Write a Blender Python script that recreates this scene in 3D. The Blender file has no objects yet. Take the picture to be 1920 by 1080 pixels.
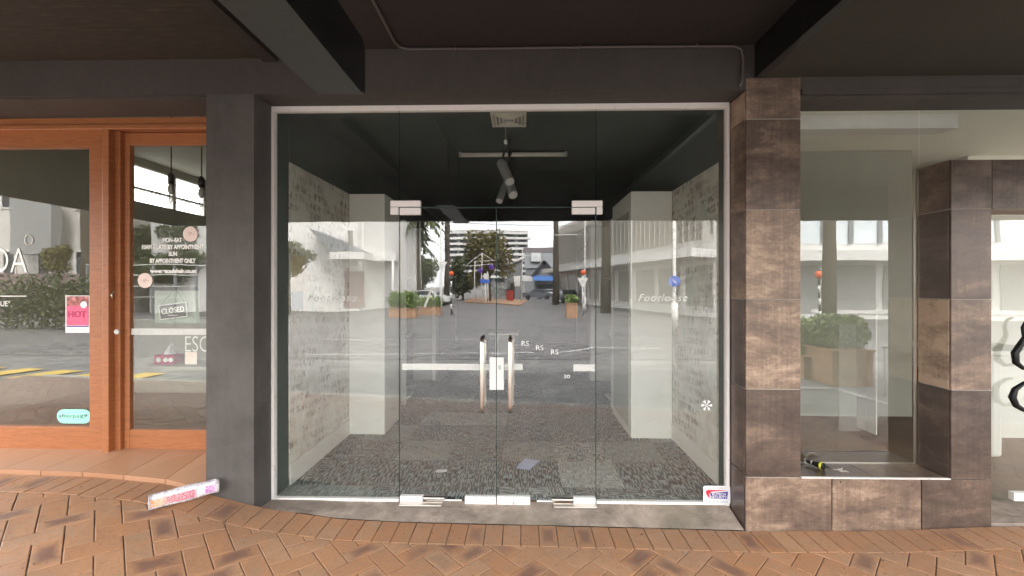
import bpy, bmesh, math, random
from mathutils import Vector, Matrix
R = math.radians
sc = bpy.context.scene
col = sc.collection
rnd = random.Random(7)
# ------------------------------------------------------------------ camera geometry helpers
F = 800.0; CY = -3.175; CZ = 1.6; TH = R(1.2)
def at(u, v, Y=0.0):
    """point of the vertical plane Y seen at photo pixel u, v"""
    a = (u-960)/F; b = (537-v)/F; c, s = math.cos(TH), math.sin(TH)
    dx, dy = c*a-s, s*a+c
    t = (Y-CY)/dy
    return Vector((dx*t, Y, CZ+b*t))
def mir(u, v, z):
    """a point of the street, z metres from the camera by way of the mirror of the shop glass"""
    a = (u-960)/F; b = (537-v)/F; c, s = math.cos(TH), math.sin(TH)
    return Vector(((c*a-s)*z, -(CY+(s*a+c)*z), CZ+b*z))

# ------------------------------------------------------------------ materials
def newmat(name):
    m = bpy.data.materials.new(name); m.use_nodes = True
    nt = m.node_tree; b = nt.nodes['Principled BSDF']
    return m, nt, b
def N(nt, typ, **kw):
    n = nt.nodes.new(typ)
    for k, v in kw.items():
        if hasattr(n, k): setattr(n, k, v)
        else: n.inputs[k].default_value = v
    return n
def ramp(nt, fac, stops):
    r = nt.nodes.new('ShaderNodeValToRGB')
    e = r.color_ramp.elements
    while len(e) < len(stops): e.new(0.5)
    for i, (p, c) in enumerate(stops):
        e[i].position = p
        e[i].color = (c[0], c[1], c[2], 1) if not isinstance(c, (int, float)) else (c, c, c, 1)
    nt.links.new(fac, r.inputs[0]); return r.outputs[0]
def mapping(nt, scale=(1,1,1), kind='Object', rot=(0,0,0)):
    t = nt.nodes.new('ShaderNodeTexCoord'); m = nt.nodes.new('ShaderNodeMapping')
    m.inputs['Scale'].default_value = scale; m.inputs['Rotation'].default_value = rot
    nt.links.new(t.outputs[kind], m.inputs[0]); return m.outputs[0]
def noise(nt, vec, scale, detail=5, rough=0.6, dist=0.0):
    n = nt.nodes.new('ShaderNodeTexNoise')
    n.inputs['Scale'].default_value = scale; n.inputs['Detail'].default_value = detail
    n.inputs['Roughness'].default_value = rough; n.inputs['Distortion'].default_value = dist
    if vec is not None: nt.links.new(vec, n.inputs['Vector'])
    return n.outputs['Fac']
def mix(nt, fac, a, b, mode='MIX'):
    m = nt.nodes.new('ShaderNodeMix'); m.data_type = 'RGBA'; m.blend_type = mode
    for i, x in ((0, fac), (6, a), (7, b)):
        if isinstance(x, (int, float)): m.inputs[i].default_value = x
        elif isinstance(x, tuple): m.inputs[i].default_value = (x[0], x[1], x[2], 1)
        else: nt.links.new(x, m.inputs[i])
    return m.outputs[2]
def math_(nt, op, a, b=0.0):
    m = nt.nodes.new('ShaderNodeMath'); m.operation = op
    for i, x in enumerate((a, b)):
        if isinstance(x, (int, float)): m.inputs[i].default_value = x
        else: nt.links.new(x, m.inputs[i])
    return m.outputs[0]
def bump(nt, b, h, strength=0.3, dist=0.01):
    n = nt.nodes.new('ShaderNodeBump'); n.inputs['Strength'].default_value = strength
    n.inputs['Distance'].default_value = dist
    nt.links.new(h, n.inputs['Height']); nt.links.new(n.outputs[0], b.inputs['Normal'])
def plain(name, c, rough=0.6, metal=0.0, var=0.12, scale=6.0, bmp=0.0, bscale=40):
    """a colour with soft mottling"""
    m, nt, b = newmat(name)
    v = mapping(nt)
    f = noise(nt, v, scale)
    lo = tuple(x*(1-var) for x in c); hi = tuple(min(1, x*(1+var)) for x in c)
    nt.links.new(ramp(nt, f, [(0.3, lo), (0.7, hi)]), b.inputs['Base Color'])
    b.inputs['Roughness'].default_value = rough; b.inputs['Metallic'].default_value = metal
    if bmp: bump(nt, b, noise(nt, v, bscale), bmp)
    return m
M = {}
M['white_paint'] = plain('white paint', (0.78, 0.76, 0.72), 0.5, var=0.05)
M['column_white'] = plain('off white painted board', (0.9, 0.89, 0.83), 0.6, var=0.03, scale=2)
M['white_metal'] = plain('white metal', (0.8, 0.79, 0.77), 0.35, var=0.03)
M['fit_white'] = plain('pale satin fitting', (0.88, 0.84, 0.82), 0.4, var=0.02)
M['steel'] = plain('brushed steel', (0.72, 0.66, 0.6), 0.32, 1.0, var=0.06)
M['green_dark'] = plain('dark green interior paint', (0.075, 0.095, 0.084), 0.55, var=0.1, scale=3)
M['ceil_dark'] = plain('black green ceiling paint', (0.052, 0.07, 0.06), 0.6, var=0.15, scale=2)
M['black'] = plain('black', (0.008, 0.008, 0.008), 0.35)
M['black_iron'] = plain('black wrought iron', (0.02, 0.02, 0.02), 0.4, 0.6)
M['rubber'] = plain('seam', (0.02, 0.03, 0.028), 0.5)
M['vent'] = plain('vent plastic', (0.7, 0.68, 0.58), 0.6)
M['lamp_grey'] = plain('lamp grey', (0.36, 0.36, 0.34), 0.5)
M['lamp_white'] = plain('lamp white', (0.6, 0.6, 0.56), 0.4)
M['conduit'] = plain('conduit paint', (0.085, 0.07, 0.065), 0.5)
M['sign_face'] = plain('gloss black sign face', (0.008, 0.009, 0.009), 0.2)
M['sign_base'] = plain('grey green sign underside', (0.033, 0.038, 0.036), 0.5, var=0.12)
M['grey_wall'] = plain('grey green shop wall', (0.5, 0.51, 0.44), 0.7, var=0.05, scale=1.5)
M['screen_wall'] = plain('grey green screen wall', (0.34, 0.34, 0.28), 0.7, var=0.05, scale=1.5)
M['pale_wall'] = plain('pale shop wall', (0.86, 0.87, 0.78), 0.7, var=0.04, scale=1.5)
M['salon_wall'] = plain('salon wall', (0.42, 0.42, 0.36), 0.7, var=0.08, scale=1.5)
M['brown_floor'] = plain('brown timber floor', (0.16, 0.09, 0.05), 0.35, var=0.25, scale=3)
M['bark'] = plain('palm bark', (0.09, 0.075, 0.055), 0.9, var=0.5, scale=9, bmp=0.6)
M['grey_clad'] = plain('grey cladding', (0.22, 0.23, 0.24), 0.6)
M['dark_roof'] = plain('brown grey roof', (0.12, 0.1, 0.1), 0.6)
M['charcoal'] = plain('charcoal trim', (0.03, 0.03, 0.035), 0.5)
M['blue_awning'] = plain('blue awning', (0.06, 0.16, 0.42), 0.6)
M['orange'] = plain('orange beacon plastic', (0.9, 0.12, 0.03), 0.4, var=0.04)
M['terracotta'] = plain('terracotta planter', (0.42, 0.25, 0.15), 0.8, var=0.25, scale=4)
M['purple'] = plain('purple petals', (0.25, 0.1, 0.6), 0.6)
M['red_box'] = plain('red painted box', (0.5, 0.05, 0.04), 0.5)
M['blue_sign'] = plain('blue sign', (0.05, 0.15, 0.6), 0.4)
M['tyre'] = plain('tyre', (0.02, 0.02, 0.02), 0.8)
M['car_white'] = plain('white car paint', (0.75, 0.75, 0.74), 0.25, var=0.01)
M['car_grey'] = plain('grey car paint', (0.12, 0.13, 0.15), 0.25, var=0.02)
M['dark_glass'] = plain('dark window glass', (0.03, 0.04, 0.05), 0.08, var=0.05)
M['blue_glass'] = plain('pale reflective window', (0.68, 0.74, 0.76), 0.1, var=0.15, scale=0.6)
M['bldg_white'] = plain('white rendered wall', (0.72, 0.71, 0.68), 0.8, var=0.06, scale=0.5)
M['bldg_cream'] = plain('cream wall', (0.7, 0.67, 0.62), 0.8, var=0.08, scale=0.6)
M['bldg_mauve'] = plain('mauve brick wall', (0.3, 0.22, 0.21), 0.85, var=0.15, scale=2)
M['bldg_grey'] = plain('soft grey wall', (0.34, 0.34, 0.33), 0.8, var=0.1)
M['louvre'] = plain('bronze grey louvre', (0.42, 0.4, 0.36), 0.5)
M['shade_glass'] = plain('curtained window', (0.3, 0.3, 0.27), 0.2, var=0.3, scale=1.2)
M['pink'] = plain('pink paper', (0.75, 0.1, 0.22), 0.5)
M['pink_pale'] = plain('pale pink sticker', (0.93, 0.76, 0.69), 0.5, var=0.03)
M['maroon'] = plain('maroon ink', (0.45, 0.02, 0.1), 0.5)
M['mint'] = plain('mint sticker', (0.32, 0.78, 0.62), 0.45, var=0.02)
M['teal_ink'] = plain('dark ink', (0.1, 0.16, 0.16), 0.5)
M['paper'] = plain('white paper', (0.82, 0.82, 0.84), 0.6, var=0.03)
M['paper_blue'] = plain('bluish printed paper', (0.55, 0.6, 0.8), 0.6, var=0.15, scale=30)
M['paper_green'] = plain('pale green paper', (0.35, 0.42, 0.36), 0.7, var=0.1)
M['navy'] = plain('navy ink', (0.08, 0.05, 0.28), 0.45, var=0.03)
M['red_ink'] = plain('red ink', (0.7, 0.03, 0.06), 0.45, var=0.03)
M['vinyl'] = plain('white vinyl', (0.93, 0.94, 0.91), 0.5, var=0.02)
M['grey_ink'] = plain('grey ink', (0.45, 0.5, 0.5), 0.5)
M['yellow'] = plain('yellow', (0.8, 0.75, 0.05), 0.4)
M['road_yellow'] = plain('yellow road paint', (0.65, 0.45, 0.08), 0.7)
M['orange_dust'] = plain('orange spray paint', (0.55, 0.2, 0.06), 0.8, var=0.3)
M['road_white'] = plain('white road paint', (0.52, 0.51, 0.49), 0.7, var=0.4, scale=5)
M['denim'] = plain('blue cloth print', (0.05, 0.12, 0.22), 0.8)
M['cream'] = plain('cream knit print', (0.6, 0.48, 0.33), 0.8, var=0.2, scale=20)

def glass_mat(name, fac=0.075, tint=(0.93, 0.97, 0.945)):
    m = bpy.data.materials.new(name); m.use_nodes = True; nt = m.node_tree
    nt.nodes.remove(nt.nodes['Principled BSDF']); out = nt.nodes['Material Output']
    tr = N(nt, 'ShaderNodeBsdfTransparent', Color=(*tint, 1)); gl = N(nt, 'ShaderNodeBsdfGlossy', Roughness=0.004, Color=(1, 1, 1, 1))
    bn = nt.nodes.new('ShaderNodeBump'); bn.inputs['Strength'].default_value = 1.0; bn.inputs['Distance'].default_value = 0.0006
    nt.links.new(noise(nt, mapping(nt), 2.5, 1, 0.4), bn.inputs['Height']); nt.links.new(bn.outputs[0], gl.inputs['Normal'])
    fr = N(nt, 'ShaderNodeLayerWeight', Blend=0.25)
    f = math_(nt, 'ADD', math_(nt, 'MULTIPLY', math_(nt, 'POWER', fr.outputs['Facing'], 3.0), 0.5), fac)
    ms = nt.nodes.new('ShaderNodeMixShader'); nt.links.new(f, ms.inputs[0])
    nt.links.new(tr.outputs[0], ms.inputs[1]); nt.links.new(gl.outputs[0], ms.inputs[2])
    # thin uneven film of dust and smears on the pane
    df = N(nt, 'ShaderNodeBsdfDiffuse', Color=(.8, .8, .78, 1)); vd = mapping(nt, (1, 1, .6))
    film = ramp(nt, noise(nt, vd, 3.0, 8, .75, 1.2), [(.4, .004), (.7, .024)])
    m2 = nt.nodes.new('ShaderNodeMixShader'); nt.links.new(film, m2.inputs[0]); nt.links.new(ms.outputs[0], m2.inputs[1]); nt.links.new(df.outputs[0], m2.inputs[2])
    nt.links.new(m2.outputs[0], out.inputs[0]); return m
M['glass'] = glass_mat('shop glass', 0.15, (0.965, 0.985, 0.97))
M['glass_left'] = glass_mat('salon glass', 0.13, (0.92, 0.94, 0.9))
M['glass_edge'] = plain('green glass edge', (0.02, 0.045, 0.04), 0.2)
def frost(name, alpha, c=(0.85, 0.87, 0.84)):
    m, nt, b = newmat(name); b.inputs['Base Color'].default_value = (*c, 1)
    b.inputs['Roughness'].default_value = 0.6
    f = noise(nt, mapping(nt), 25); a = math_(nt, 'MULTIPLY', math_(nt, 'ADD', math_(nt, 'MULTIPLY', f, 0.3), 0.85), alpha)
    nt.links.new(a, b.inputs['Alpha']); return m
M['frost'] = frost('frosted vinyl strip', 0.62)
M['frost_letter'] = frost('frosted vinyl letters', 0.9, (.93, .94, .92))
M['frost_panel'] = frost('clouded screen', 0.16)
M['frost_faint'] = frost('worn vinyl letters', 0.4)

def wood():
    m, nt, b = newmat('orange stained timber')
    v = mapping(nt, (1.5, 1.5, 14)); f = noise(nt, v, 6, 6, 0.65, 0.6)
    v2 = mapping(nt, (1, 1, 1)); f2 = noise(nt, v2, 1.3, 3)
    c = ramp(nt, f, [(0.3, (0.24, 0.08, 0.028)), (0.5, (0.34, 0.118, 0.04)), (0.7, (0.42, 0.155, 0.055))])
    c = mix(nt, math_(nt, 'MULTIPLY', f2, 0.4), c, (0.43, 0.18, 0.08))
    nt.links.new(c, b.inputs['Base Color']); b.inputs['Roughness'].default_value = 0.42
    bump(nt, b, f, 0.08, 0.003); return m
M['wood'] = wood()
def painted(name, c, dirt=0.4):
    m, nt, b = newmat(name)
    v = mapping(nt); f = noise(nt, v, 2.2, 8, 0.7); g = noise(nt, v, 90, 3)
    vs = mapping(nt, (12, 12, 1.2)); s = noise(nt, vs, 1.5, 5)
    cc = ramp(nt, f, [(0.3, tuple(x*(1-dirt*0.5) for x in c)), (0.7, tuple(x*(1+dirt*0.4) for x in c))])
    cc = mix(nt, 0.25, cc, ramp(nt, s, [(0.3, tuple(x*0.7 for x in c)), (0.75, tuple(x*1.3 for x in c))]))
    nt.links.new(cc, b.inputs['Base Color']); b.inputs['Roughness'].default_value = 0.7
    bump(nt, b, math_(nt, 'ADD', math_(nt, 'MULTIPLY', noise(nt, v, 7, 4), 2.0), g), 0.4, 0.006); return m
M['render_grey'] = painted('dark grey painted render', (0.088, 0.079, 0.073), 0.8)
M['render_brown'] = painted('dark brown painted lintel', (0.06, 0.05, 0.045))
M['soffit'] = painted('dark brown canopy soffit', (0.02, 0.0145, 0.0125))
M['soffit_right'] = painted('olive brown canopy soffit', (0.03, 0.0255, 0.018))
def board_soffit():
    m, nt, b = newmat('board marked brown soffit')
    v = mapping(nt, (1.2, 9, 4)); f = noise(nt, v, 5, 7, 0.72)
    w = nt.nodes.new('ShaderNodeTexWave'); w.bands_direction = 'Y'; w.inputs['Scale'].default_value = 1.6
    w.inputs['Distortion'].default_value = 1.2; nt.links.new(mapping(nt), w.inputs['Vector'])
    c = ramp(nt, f, [(0.35, (0.012, 0.009, 0.006)), (0.55, (0.026, 0.02, 0.012)), (0.72, (0.075, 0.06, 0.04))])
    c = mix(nt, math_(nt, 'MULTIPLY', w.outputs['Fac'], 0.35), c, (0.03, 0.02, 0.014))
    nt.links.new(c, b.inputs['Base Color']); b.inputs['Roughness'].default_value = 0.8
    bump(nt, b, f, 0.5, 0.01); return m
M['board_soffit'] = board_soffit()
def rough_paint():
    m, nt, b = newmat('flaking white trim paint')
    v = mapping(nt); f = noise(nt, v, 30, 6, 0.7)
    nt.links.new(ramp(nt, f, [(0.3, (0.68, 0.63, 0.6)), (0.42, (0.86, 0.82, 0.79))]), b.inputs['Base Color'])
    b.inputs['Roughness'].default_value = 0.7; bump(nt, b, f, 0.3, 0.004); return m
M['trim'] = rough_paint()
def tile():
    m, nt, b = newmat('oxidised brown ceramic tile')
    g = nt.nodes.new('ShaderNodeNewGeometry'); ri = g.outputs['Random Per Island']
    tc = nt.nodes.new('ShaderNodeTexCoord')
    off = nt.nodes.new('ShaderNodeVectorMath'); off.operation = 'ADD'
    cx = nt.nodes.new('ShaderNodeCombineXYZ')
    nt.links.new(math_(nt, 'MULTIPLY', ri, 37.0), cx.inputs[0]); nt.links.new(math_(nt, 'MULTIPLY', ri, 91.0), cx.inputs[2])
    nt.links.new(tc.outputs['Object'], off.inputs[0]); nt.links.new(cx.outputs[0], off.inputs[1])
    def mp(s):
        q = nt.nodes.new('ShaderNodeMapping'); q.inputs['Scale'].default_value = s
        nt.links.new(off.outputs[0], q.inputs[0]); return q.outputs[0]
    big = noise(nt, mp((0.9, 0.9, 2.3)), 1.9, 4, 0.55, 0.5)
    mid = noise(nt, mp((1.2, 1.2, 2.6)), 5.5, 9, 0.78, 0.3)
    fine = noise(nt, mp((1, 1, 1)), 45, 5, 0.75)
    streak = noise(nt, mp((26, 26, 0.9)), 2.0, 4)
    s = math_(nt, 'ADD', math_(nt, 'MULTIPLY', big, 0.62), math_(nt, 'MULTIPLY', mid, 0.62))
    s = math_(nt, 'ADD', s, math_(nt, 'MULTIPLY', math_(nt, 'SUBTRACT', streak, 0.5), 0.16))
    s = math_(nt, 'ADD', s, math_(nt, 'MULTIPLY', math_(nt, 'SUBTRACT', fine, 0.5), 0.14))
    s = math_(nt, 'ADD', s, math_(nt, 'MULTIPLY', math_(nt, 'SUBTRACT', ri, 0.5), 0.4))
    c = ramp(nt, s, [(0.42, (0.085, 0.062, 0.052)), (0.6, (0.15, 0.108, 0.087)), (0.72, (0.26, 0.182, 0.135)), (0.86, (0.5, 0.365, 0.265))])
    nt.links.new(c, b.inputs['Base Color'])
    nt.links.new(ramp(nt, s, [(0.45, 0.28), (0.8, 0.5)]), b.inputs['Roughness'])
    b.inputs['Specular IOR Level'].default_value = 0.6; b.inputs['Metallic'].default_value = 0.3
    bump(nt, b, fine, 0.08, 0.002); return m
M['tile'] = tile()
M['grout'] = plain('pale grout', (0.4, 0.35, 0.3), 0.85)
def paver():
    m, nt, b = newmat('red brown clay paver')
    g = nt.nodes.new('ShaderNodeNewGeometry'); ri = g.outputs['Random Per Island']
    uv = nt.nodes.new('ShaderNodeUVMap'); sep = nt.nodes.new('ShaderNodeSeparateXYZ'); nt.links.new(uv.outputs[0], sep.inputs[0])
    v = mapping(nt)
    n1 = noise(nt, v, 9, 7, 0.72, 0.3); n2 = noise(nt, v, 60, 5, 0.75); n3 = noise(nt, v, 1.2, 4)
    base = ramp(nt, ri, [(0.0, (0.35, 0.185, 0.098)), (0.3, (0.41, 0.225, 0.125)), (0.55, (0.38, 0.19, 0.10)), (0.8, (0.44, 0.26, 0.155)), (1.0, (0.36, 0.21, 0.125))])
    base = mix(nt, ramp(nt, n1, [(0.42, 0.0), (0.65, 0.7)]), base, (0.46, 0.22, 0.10))
    n4 = noise(nt, v, 5, 8, 0.8, 0.6)
    base = mix(nt, ramp(nt, n4, [(0.5, 0.0), (0.62, 0.5)]), base, (0.3, 0.19, 0.12))
    base = mix(nt, ramp(nt, n2, [(0.5, 0.0), (0.75, 0.6)]), base, (0.2, 0.11, 0.07))
    # fired dark heart on some bricks
    rr = math_(nt, 'FRACT', math_(nt, 'MULTIPLY', ri, 57.31))
    du = math_(nt, 'ABSOLUTE', math_(nt, 'SUBTRACT', sep.outputs[0], 0.5)); dv = math_(nt, 'ABSOLUTE', math_(nt, 'SUBTRACT', sep.outputs[1], 0.5))
    d = math_(nt, 'MAXIMUM', du, dv)
    d = math_(nt, 'ADD', d, math_(nt, 'MULTIPLY', math_(nt, 'SUBTRACT', n1, 0.5), 0.6))
    blot = ramp(nt, d, [(0.18, 1.0), (0.46, 0.0)])
    sel = ramp(nt, rr, [(0.78, 0.0), (0.88, 0.7)])
    c = mix(nt, math_(nt, 'MULTIPLY', blot, sel), base, (0.12, 0.06, 0.052))
    c = mix(nt, ramp(nt, n3, [(0.45, 0.0), (0.7, 0.35)]), c, (0.25, 0.16, 0.11))
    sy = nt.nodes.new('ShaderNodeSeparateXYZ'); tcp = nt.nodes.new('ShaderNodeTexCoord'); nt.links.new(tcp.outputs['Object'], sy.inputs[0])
    to_kerb = math_(nt, 'MULTIPLY', math_(nt, 'SUBTRACT', -0.9, sy.outputs[1]), 0.9)  # brick colour turns duller and greyer with distance out from the shop front
    c = mix(nt, ramp(nt, math_(nt, 'ADD', to_kerb, math_(nt, 'MULTIPLY', n3, 0.3)), [(0.15, 0.0), (1.0, 0.62)]), c, (0.2, 0.165, 0.15))
    nt.links.new(c, b.inputs['Base Color'])
    nt.links.new(ramp(nt, n1, [(0.3, 0.38), (0.7, 0.7)]), b.inputs['Roughness'])
    h = math_(nt, 'ADD', math_(nt, 'MULTIPLY', n1, 0.7), math_(nt, 'MULTIPLY', n2, 0.35))
    bump(nt, b, h, 0.6, 0.007); return m
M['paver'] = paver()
M['joint'] = plain('dark sand joint', (0.17, 0.105, 0.068), 0.95, var=0.4, scale=20)
def carpet(k=1.0, nm='charcoal carpet tile with broken pale strokes', lo=0.0):
    m, nt, b = newmat(nm)
    g = nt.nodes.new('ShaderNodeNewGeometry'); ri = g.outputs['Random Per Island']
    uv = nt.nodes.new('ShaderNodeUVMap')
    def mp(s):
        q = nt.nodes.new('ShaderNodeMapping'); q.inputs['Scale'].default_value = s
        nt.links.new(uv.outputs[0], q.inputs[0]); return q.outputs[0]
    a = noise(nt, mp((6, 44, 1)), 1, 0, 0.4); bb = noise(nt, mp((44, 6, 1)), 1, 0, 0.4)
    ck = nt.nodes.new('ShaderNodeTexChecker'); ck.inputs['Scale'].default_value = 4; nt.links.new(mp((1, 1, 1)), ck.inputs['Vector'])
    s = mix(nt, math_(nt, 'MULTIPLY', ck.outputs['Fac'], ramp(nt, ri, [(0.45, 0.0), (0.5, 1.0)])), bb, a)
    f = ramp(nt, s, [(0.49, 0.0), (0.55, 1.0)])
    fine = noise(nt, mapping(nt), 300, 2)
    dark = ramp(nt, ri, [(0.0, (0.035, 0.04, 0.038)), (0.7, (0.05, 0.055, 0.052)), (0.86, (0.13, 0.14, 0.13)), (1.0, (0.2, 0.21, 0.19))])
    pale = ramp(nt, ri, [(0.0, (0.34, 0.39, 0.375)), (0.8, (0.40, 0.44, 0.42)), (0.85, (0.62, 0.66, 0.62)), (1.0, (0.7, 0.73, 0.68))])
    c = mix(nt, math_(nt, 'MULTIPLY', f, ramp(nt, fine, [(0.3, 0.5), (0.6, 1.0)])), dark, pale)
    c = mix(nt, lo, c, (0.4, 0.42, 0.38))
    nt.links.new(c, b.inputs['Base Color']); b.inputs['Roughness'].default_value = 0.95
    bump(nt, b, fine, 0.4, 0.004); return m
M['carpet'] = carpet(); M['carpet_pale'] = carpet(1, 'paler carpet tile', 0.4)
def wallpaper():
    m, nt, b = newmat('newsprint patterned wallpaper')
    t = nt.nodes.new('ShaderNodeTexCoord')
    def mp(s, r=(0, 0, 0)):
        q = nt.nodes.new('ShaderNodeMapping'); q.inputs['Scale'].default_value = s; q.inputs['Rotation'].default_value = r
        nt.links.new(t.outputs['Object'], q.inputs[0]); return q.outputs[0]
    glyph = noise(nt, mp((1, 34, 16), (R(4), 0, 0)), 1, 4, 0.7)
    w = nt.nodes.new('ShaderNodeTexWave'); w.bands_direction = 'Z'; w.inputs['Scale'].default_value = 3.4
    w.inputs['Distortion'].default_value = 1.2; nt.links.new(mp((1, 1, 1), (R(4), 0, 0)), w.inputs['Vector'])
    block = noise(nt, mp((1, 3.5, 4.5)), 1, 3, 0.5)
    big_ = noise(nt, mp((1, 16, 9), (R(-3), 0, 0)), 1, 5, 0.75); pick = noise(nt, mp((1, 1.6, 2.0)), 1, 2, 0.5)
    glyph = mix(nt, ramp(nt, pick, [(0.48, 0.0), (0.5, 1.0)]), glyph, big_)
    ink = math_(nt, 'MULTIPLY', ramp(nt, glyph, [(0.47, 0.0), (0.54, 1.0)]), ramp(nt, w.outputs['Fac'], [(0.2, 0.25), (0.5, 1.0)]))
    ink = math_(nt, 'MULTIPLY', ink, ramp(nt, block, [(0.40, 0.05), (0.6, 0.85)]))
    base = ramp(nt, noise(nt, mp((1, 2.2, 2.2)), 1.3, 6, 0.65), [(0.35, (0.5, 0.45, 0.38)), (0.55, (0.72, 0.7, 0.62)), (0.7, (0.55, 0.6, 0.52))])
    c = mix(nt, ink, base, (0.22, 0.175, 0.135))
    nt.links.new(c, b.inputs['Base Color']); b.inputs['Roughness'].default_value = 0.75; return m
M['wallpaper'] = wallpaper()
def concrete(name='weathered concrete', c=(0.36, 0.29, 0.24)):
    m, nt, b = newmat(name)
    v = mapping(nt); f = noise(nt, v, 3.5, 9, 0.75, 0.5); g = noise(nt, v, 70, 4); p = noise(nt, v, 1.3, 4)
    cc = ramp(nt, f, [(0.3, tuple(x*0.4 for x in c)), (0.52, c), (0.72, tuple(x*1.6 for x in c))])
    cc = mix(nt, ramp(nt, p, [(0.5, 0.0), (0.7, 0.5)]), cc, (0.16, 0.15, 0.1))
    nt.links.new(cc, b.inputs['Base Color']); b.inputs['Roughness'].default_value = 0.8
    bump(nt, b, math_(nt, 'ADD', f, g), 0.3, 0.004); return m
M['concrete'] = concrete()
M['kerb'] = concrete('pale kerb concrete', (0.4, 0.38, 0.34))
M['asphalt'] = plain('asphalt', (0.19, 0.185, 0.18), 0.9, var=0.3, scale=3, bmp=0.4, bscale=120)
def cobbles():
    m, nt, b = newmat('grey street pavers')
    vo = nt.nodes.new('ShaderNodeTexBrick'); nt.links.new(mapping(nt, rot=(0, 0, R(45))), vo.inputs['Vector'])
    vo.inputs['Scale'].default_value = 2.2; vo.inputs['Mortar Size'].default_value = 0.03
    vo.inputs['Color1'].default_value = (0.10, 0.097, 0.1, 1); vo.inputs['Color2'].default_value = (0.25, 0.24, 0.235, 1)
    vo.inputs['Mortar'].default_value = (0.04, 0.04, 0.04, 1)
    n = noise(nt, mapping(nt), 0.35, 6, 0.7)
    c = mix(nt, ramp(nt, n, [(0.35, 0.0), (0.7, 0.45)]), vo.outputs['Color'], (0.27, 0.255, 0.25))
    # zigzag rows of the herringbone: a triangle wave across, darker joints along
    tcx = nt.nodes.new('ShaderNodeTexCoord'); sx = nt.nodes.new('ShaderNodeSeparateXYZ'); nt.links.new(tcx.outputs['Object'], sx.inputs[0])
    tri = math_(nt, 'PINGPONG', sx.outputs[0], 0.45)
    ph = math_(nt, 'FRACT', math_(nt, 'MULTIPLY', math_(nt, 'ADD', sx.outputs[1], tri), 1.6))
    c = mix(nt, ramp(nt, ph, [(0.0, 0.75), (0.14, 0.0), (0.86, 0.0), (1.0, 0.75)]), c, (0.05, 0.05, 0.05))
    nt.links.new(c, b.inputs['Base Color']); b.inputs['Roughness'].default_value = 0.75
    return m
M['cobbles'] = cobbles()
def terra_tile():
    m, nt, b = newmat('terracotta threshold tile')
    g = nt.nodes.new('ShaderNodeNewGeometry')
    v = mapping(nt); f = noise(nt, v, 5, 5)
    c = ramp(nt, g.outputs['Random Per Island'], [(0, (0.42, 0.2, 0.10)), (1, (0.5, 0.27, 0.155))])
    c = mix(nt, math_(nt, 'MULTIPLY', f, 0.5), c, (0.4, 0.25, 0.17))
    nt.links.new(c, b.inputs['Base Color']); b.inputs['Roughness'].default_value = 0.4; return m
M['terra'] = terra_tile()
def leafmat(name, a, bb):
    m, nt, b = newmat(name); g = nt.nodes.new('ShaderNodeNewGeometry')
    nt.links.new(ramp(nt, g.outputs['Random Per Island'], [(0, a), (1, bb)]), b.inputs['Base Color'])
    b.inputs['Roughness'].default_value = 0.6; return m
M['leaf_olive'] = leafmat('olive leaves', (0.06, 0.065, 0.018), (0.24, 0.2, 0.06))
M['leaf_dark'] = leafmat('dark leaves', (0.025, 0.045, 0.015), (0.12, 0.14, 0.05))
M['leaf_bright'] = leafmat('fresh hedge leaves', (0.07, 0.13, 0.03), (0.3, 0.4, 0.12))
def newsbundle():
    m, nt, b = newmat('wrapped newspaper print')
    uv = nt.nodes.new('ShaderNodeUVMap'); s = nt.nodes.new('ShaderNodeSeparateXYZ'); nt.links.new(uv.outputs[0], s.inputs[0])
    stripes = ramp(nt, s.outputs[0], [(0.0, (0.8, 0.78, 0.76)), (0.04, (0.85, 0.3, 0.06)), (0.17, (0.8, 0.5, 0.3)), (0.24, (0.6, 0.2, 0.22)), (0.62, (0.6, 0.12, 0.2)), (0.68, (0.8, 0.78, 0.8)), (0.78, (0.72, 0.7, 0.8)), (0.8, (0.6, 0.16, 0.55)), (0.92, (0.6, 0.3, 0.6)), (0.96, (0.8, 0.8, 0.8))])
    s_mask = ramp(nt, s.outputs[1], [(0.28, 0.0), (0.30, 1.0)])
    s_up = ramp(nt, s.outputs[1], [(0.62, 1.0), (0.64, 0.0)])
    blotch = noise(nt, mapping(nt), 40, 3)
    pale = ramp(nt, blotch, [(0.35, (0.5, 0.42, 0.48)), (0.55, (0.82, 0.82, 0.84))])
    fine_ = noise(nt, mapping(nt, (1, 1, 2)), 130, 2)
    stripes = mix(nt, ramp(nt, fine_, [(.5, 0.0), (.58, .7)]), stripes, (.8, .78, .8))
    pale = mix(nt, ramp(nt, fine_, [(.56, 0.0), (.62, .6)]), pale, (.2, .15, .25))
    c = mix(nt, math_(nt, 'MULTIPLY', s_mask, s_up), pale, stripes)
    nt.links.new(c, b.inputs['Base Color']); b.inputs['Roughness'].default_value = 0.25; return m
M['newsprint'] = newsbundle()
def pot_poster():
    m, nt, b = newmat('dim red printed photo')
    c = ramp(nt, noise(nt, mapping(nt), 22, 4), [(0.35, (0.12, 0.03, 0.03)), (0.55, (0.5, 0.14, 0.12)), (0.7, (0.75, 0.5, 0.45))])
    nt.links.new(c, b.inputs['Base Color']); return m
M['poster_photo'] = pot_poster()

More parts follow.
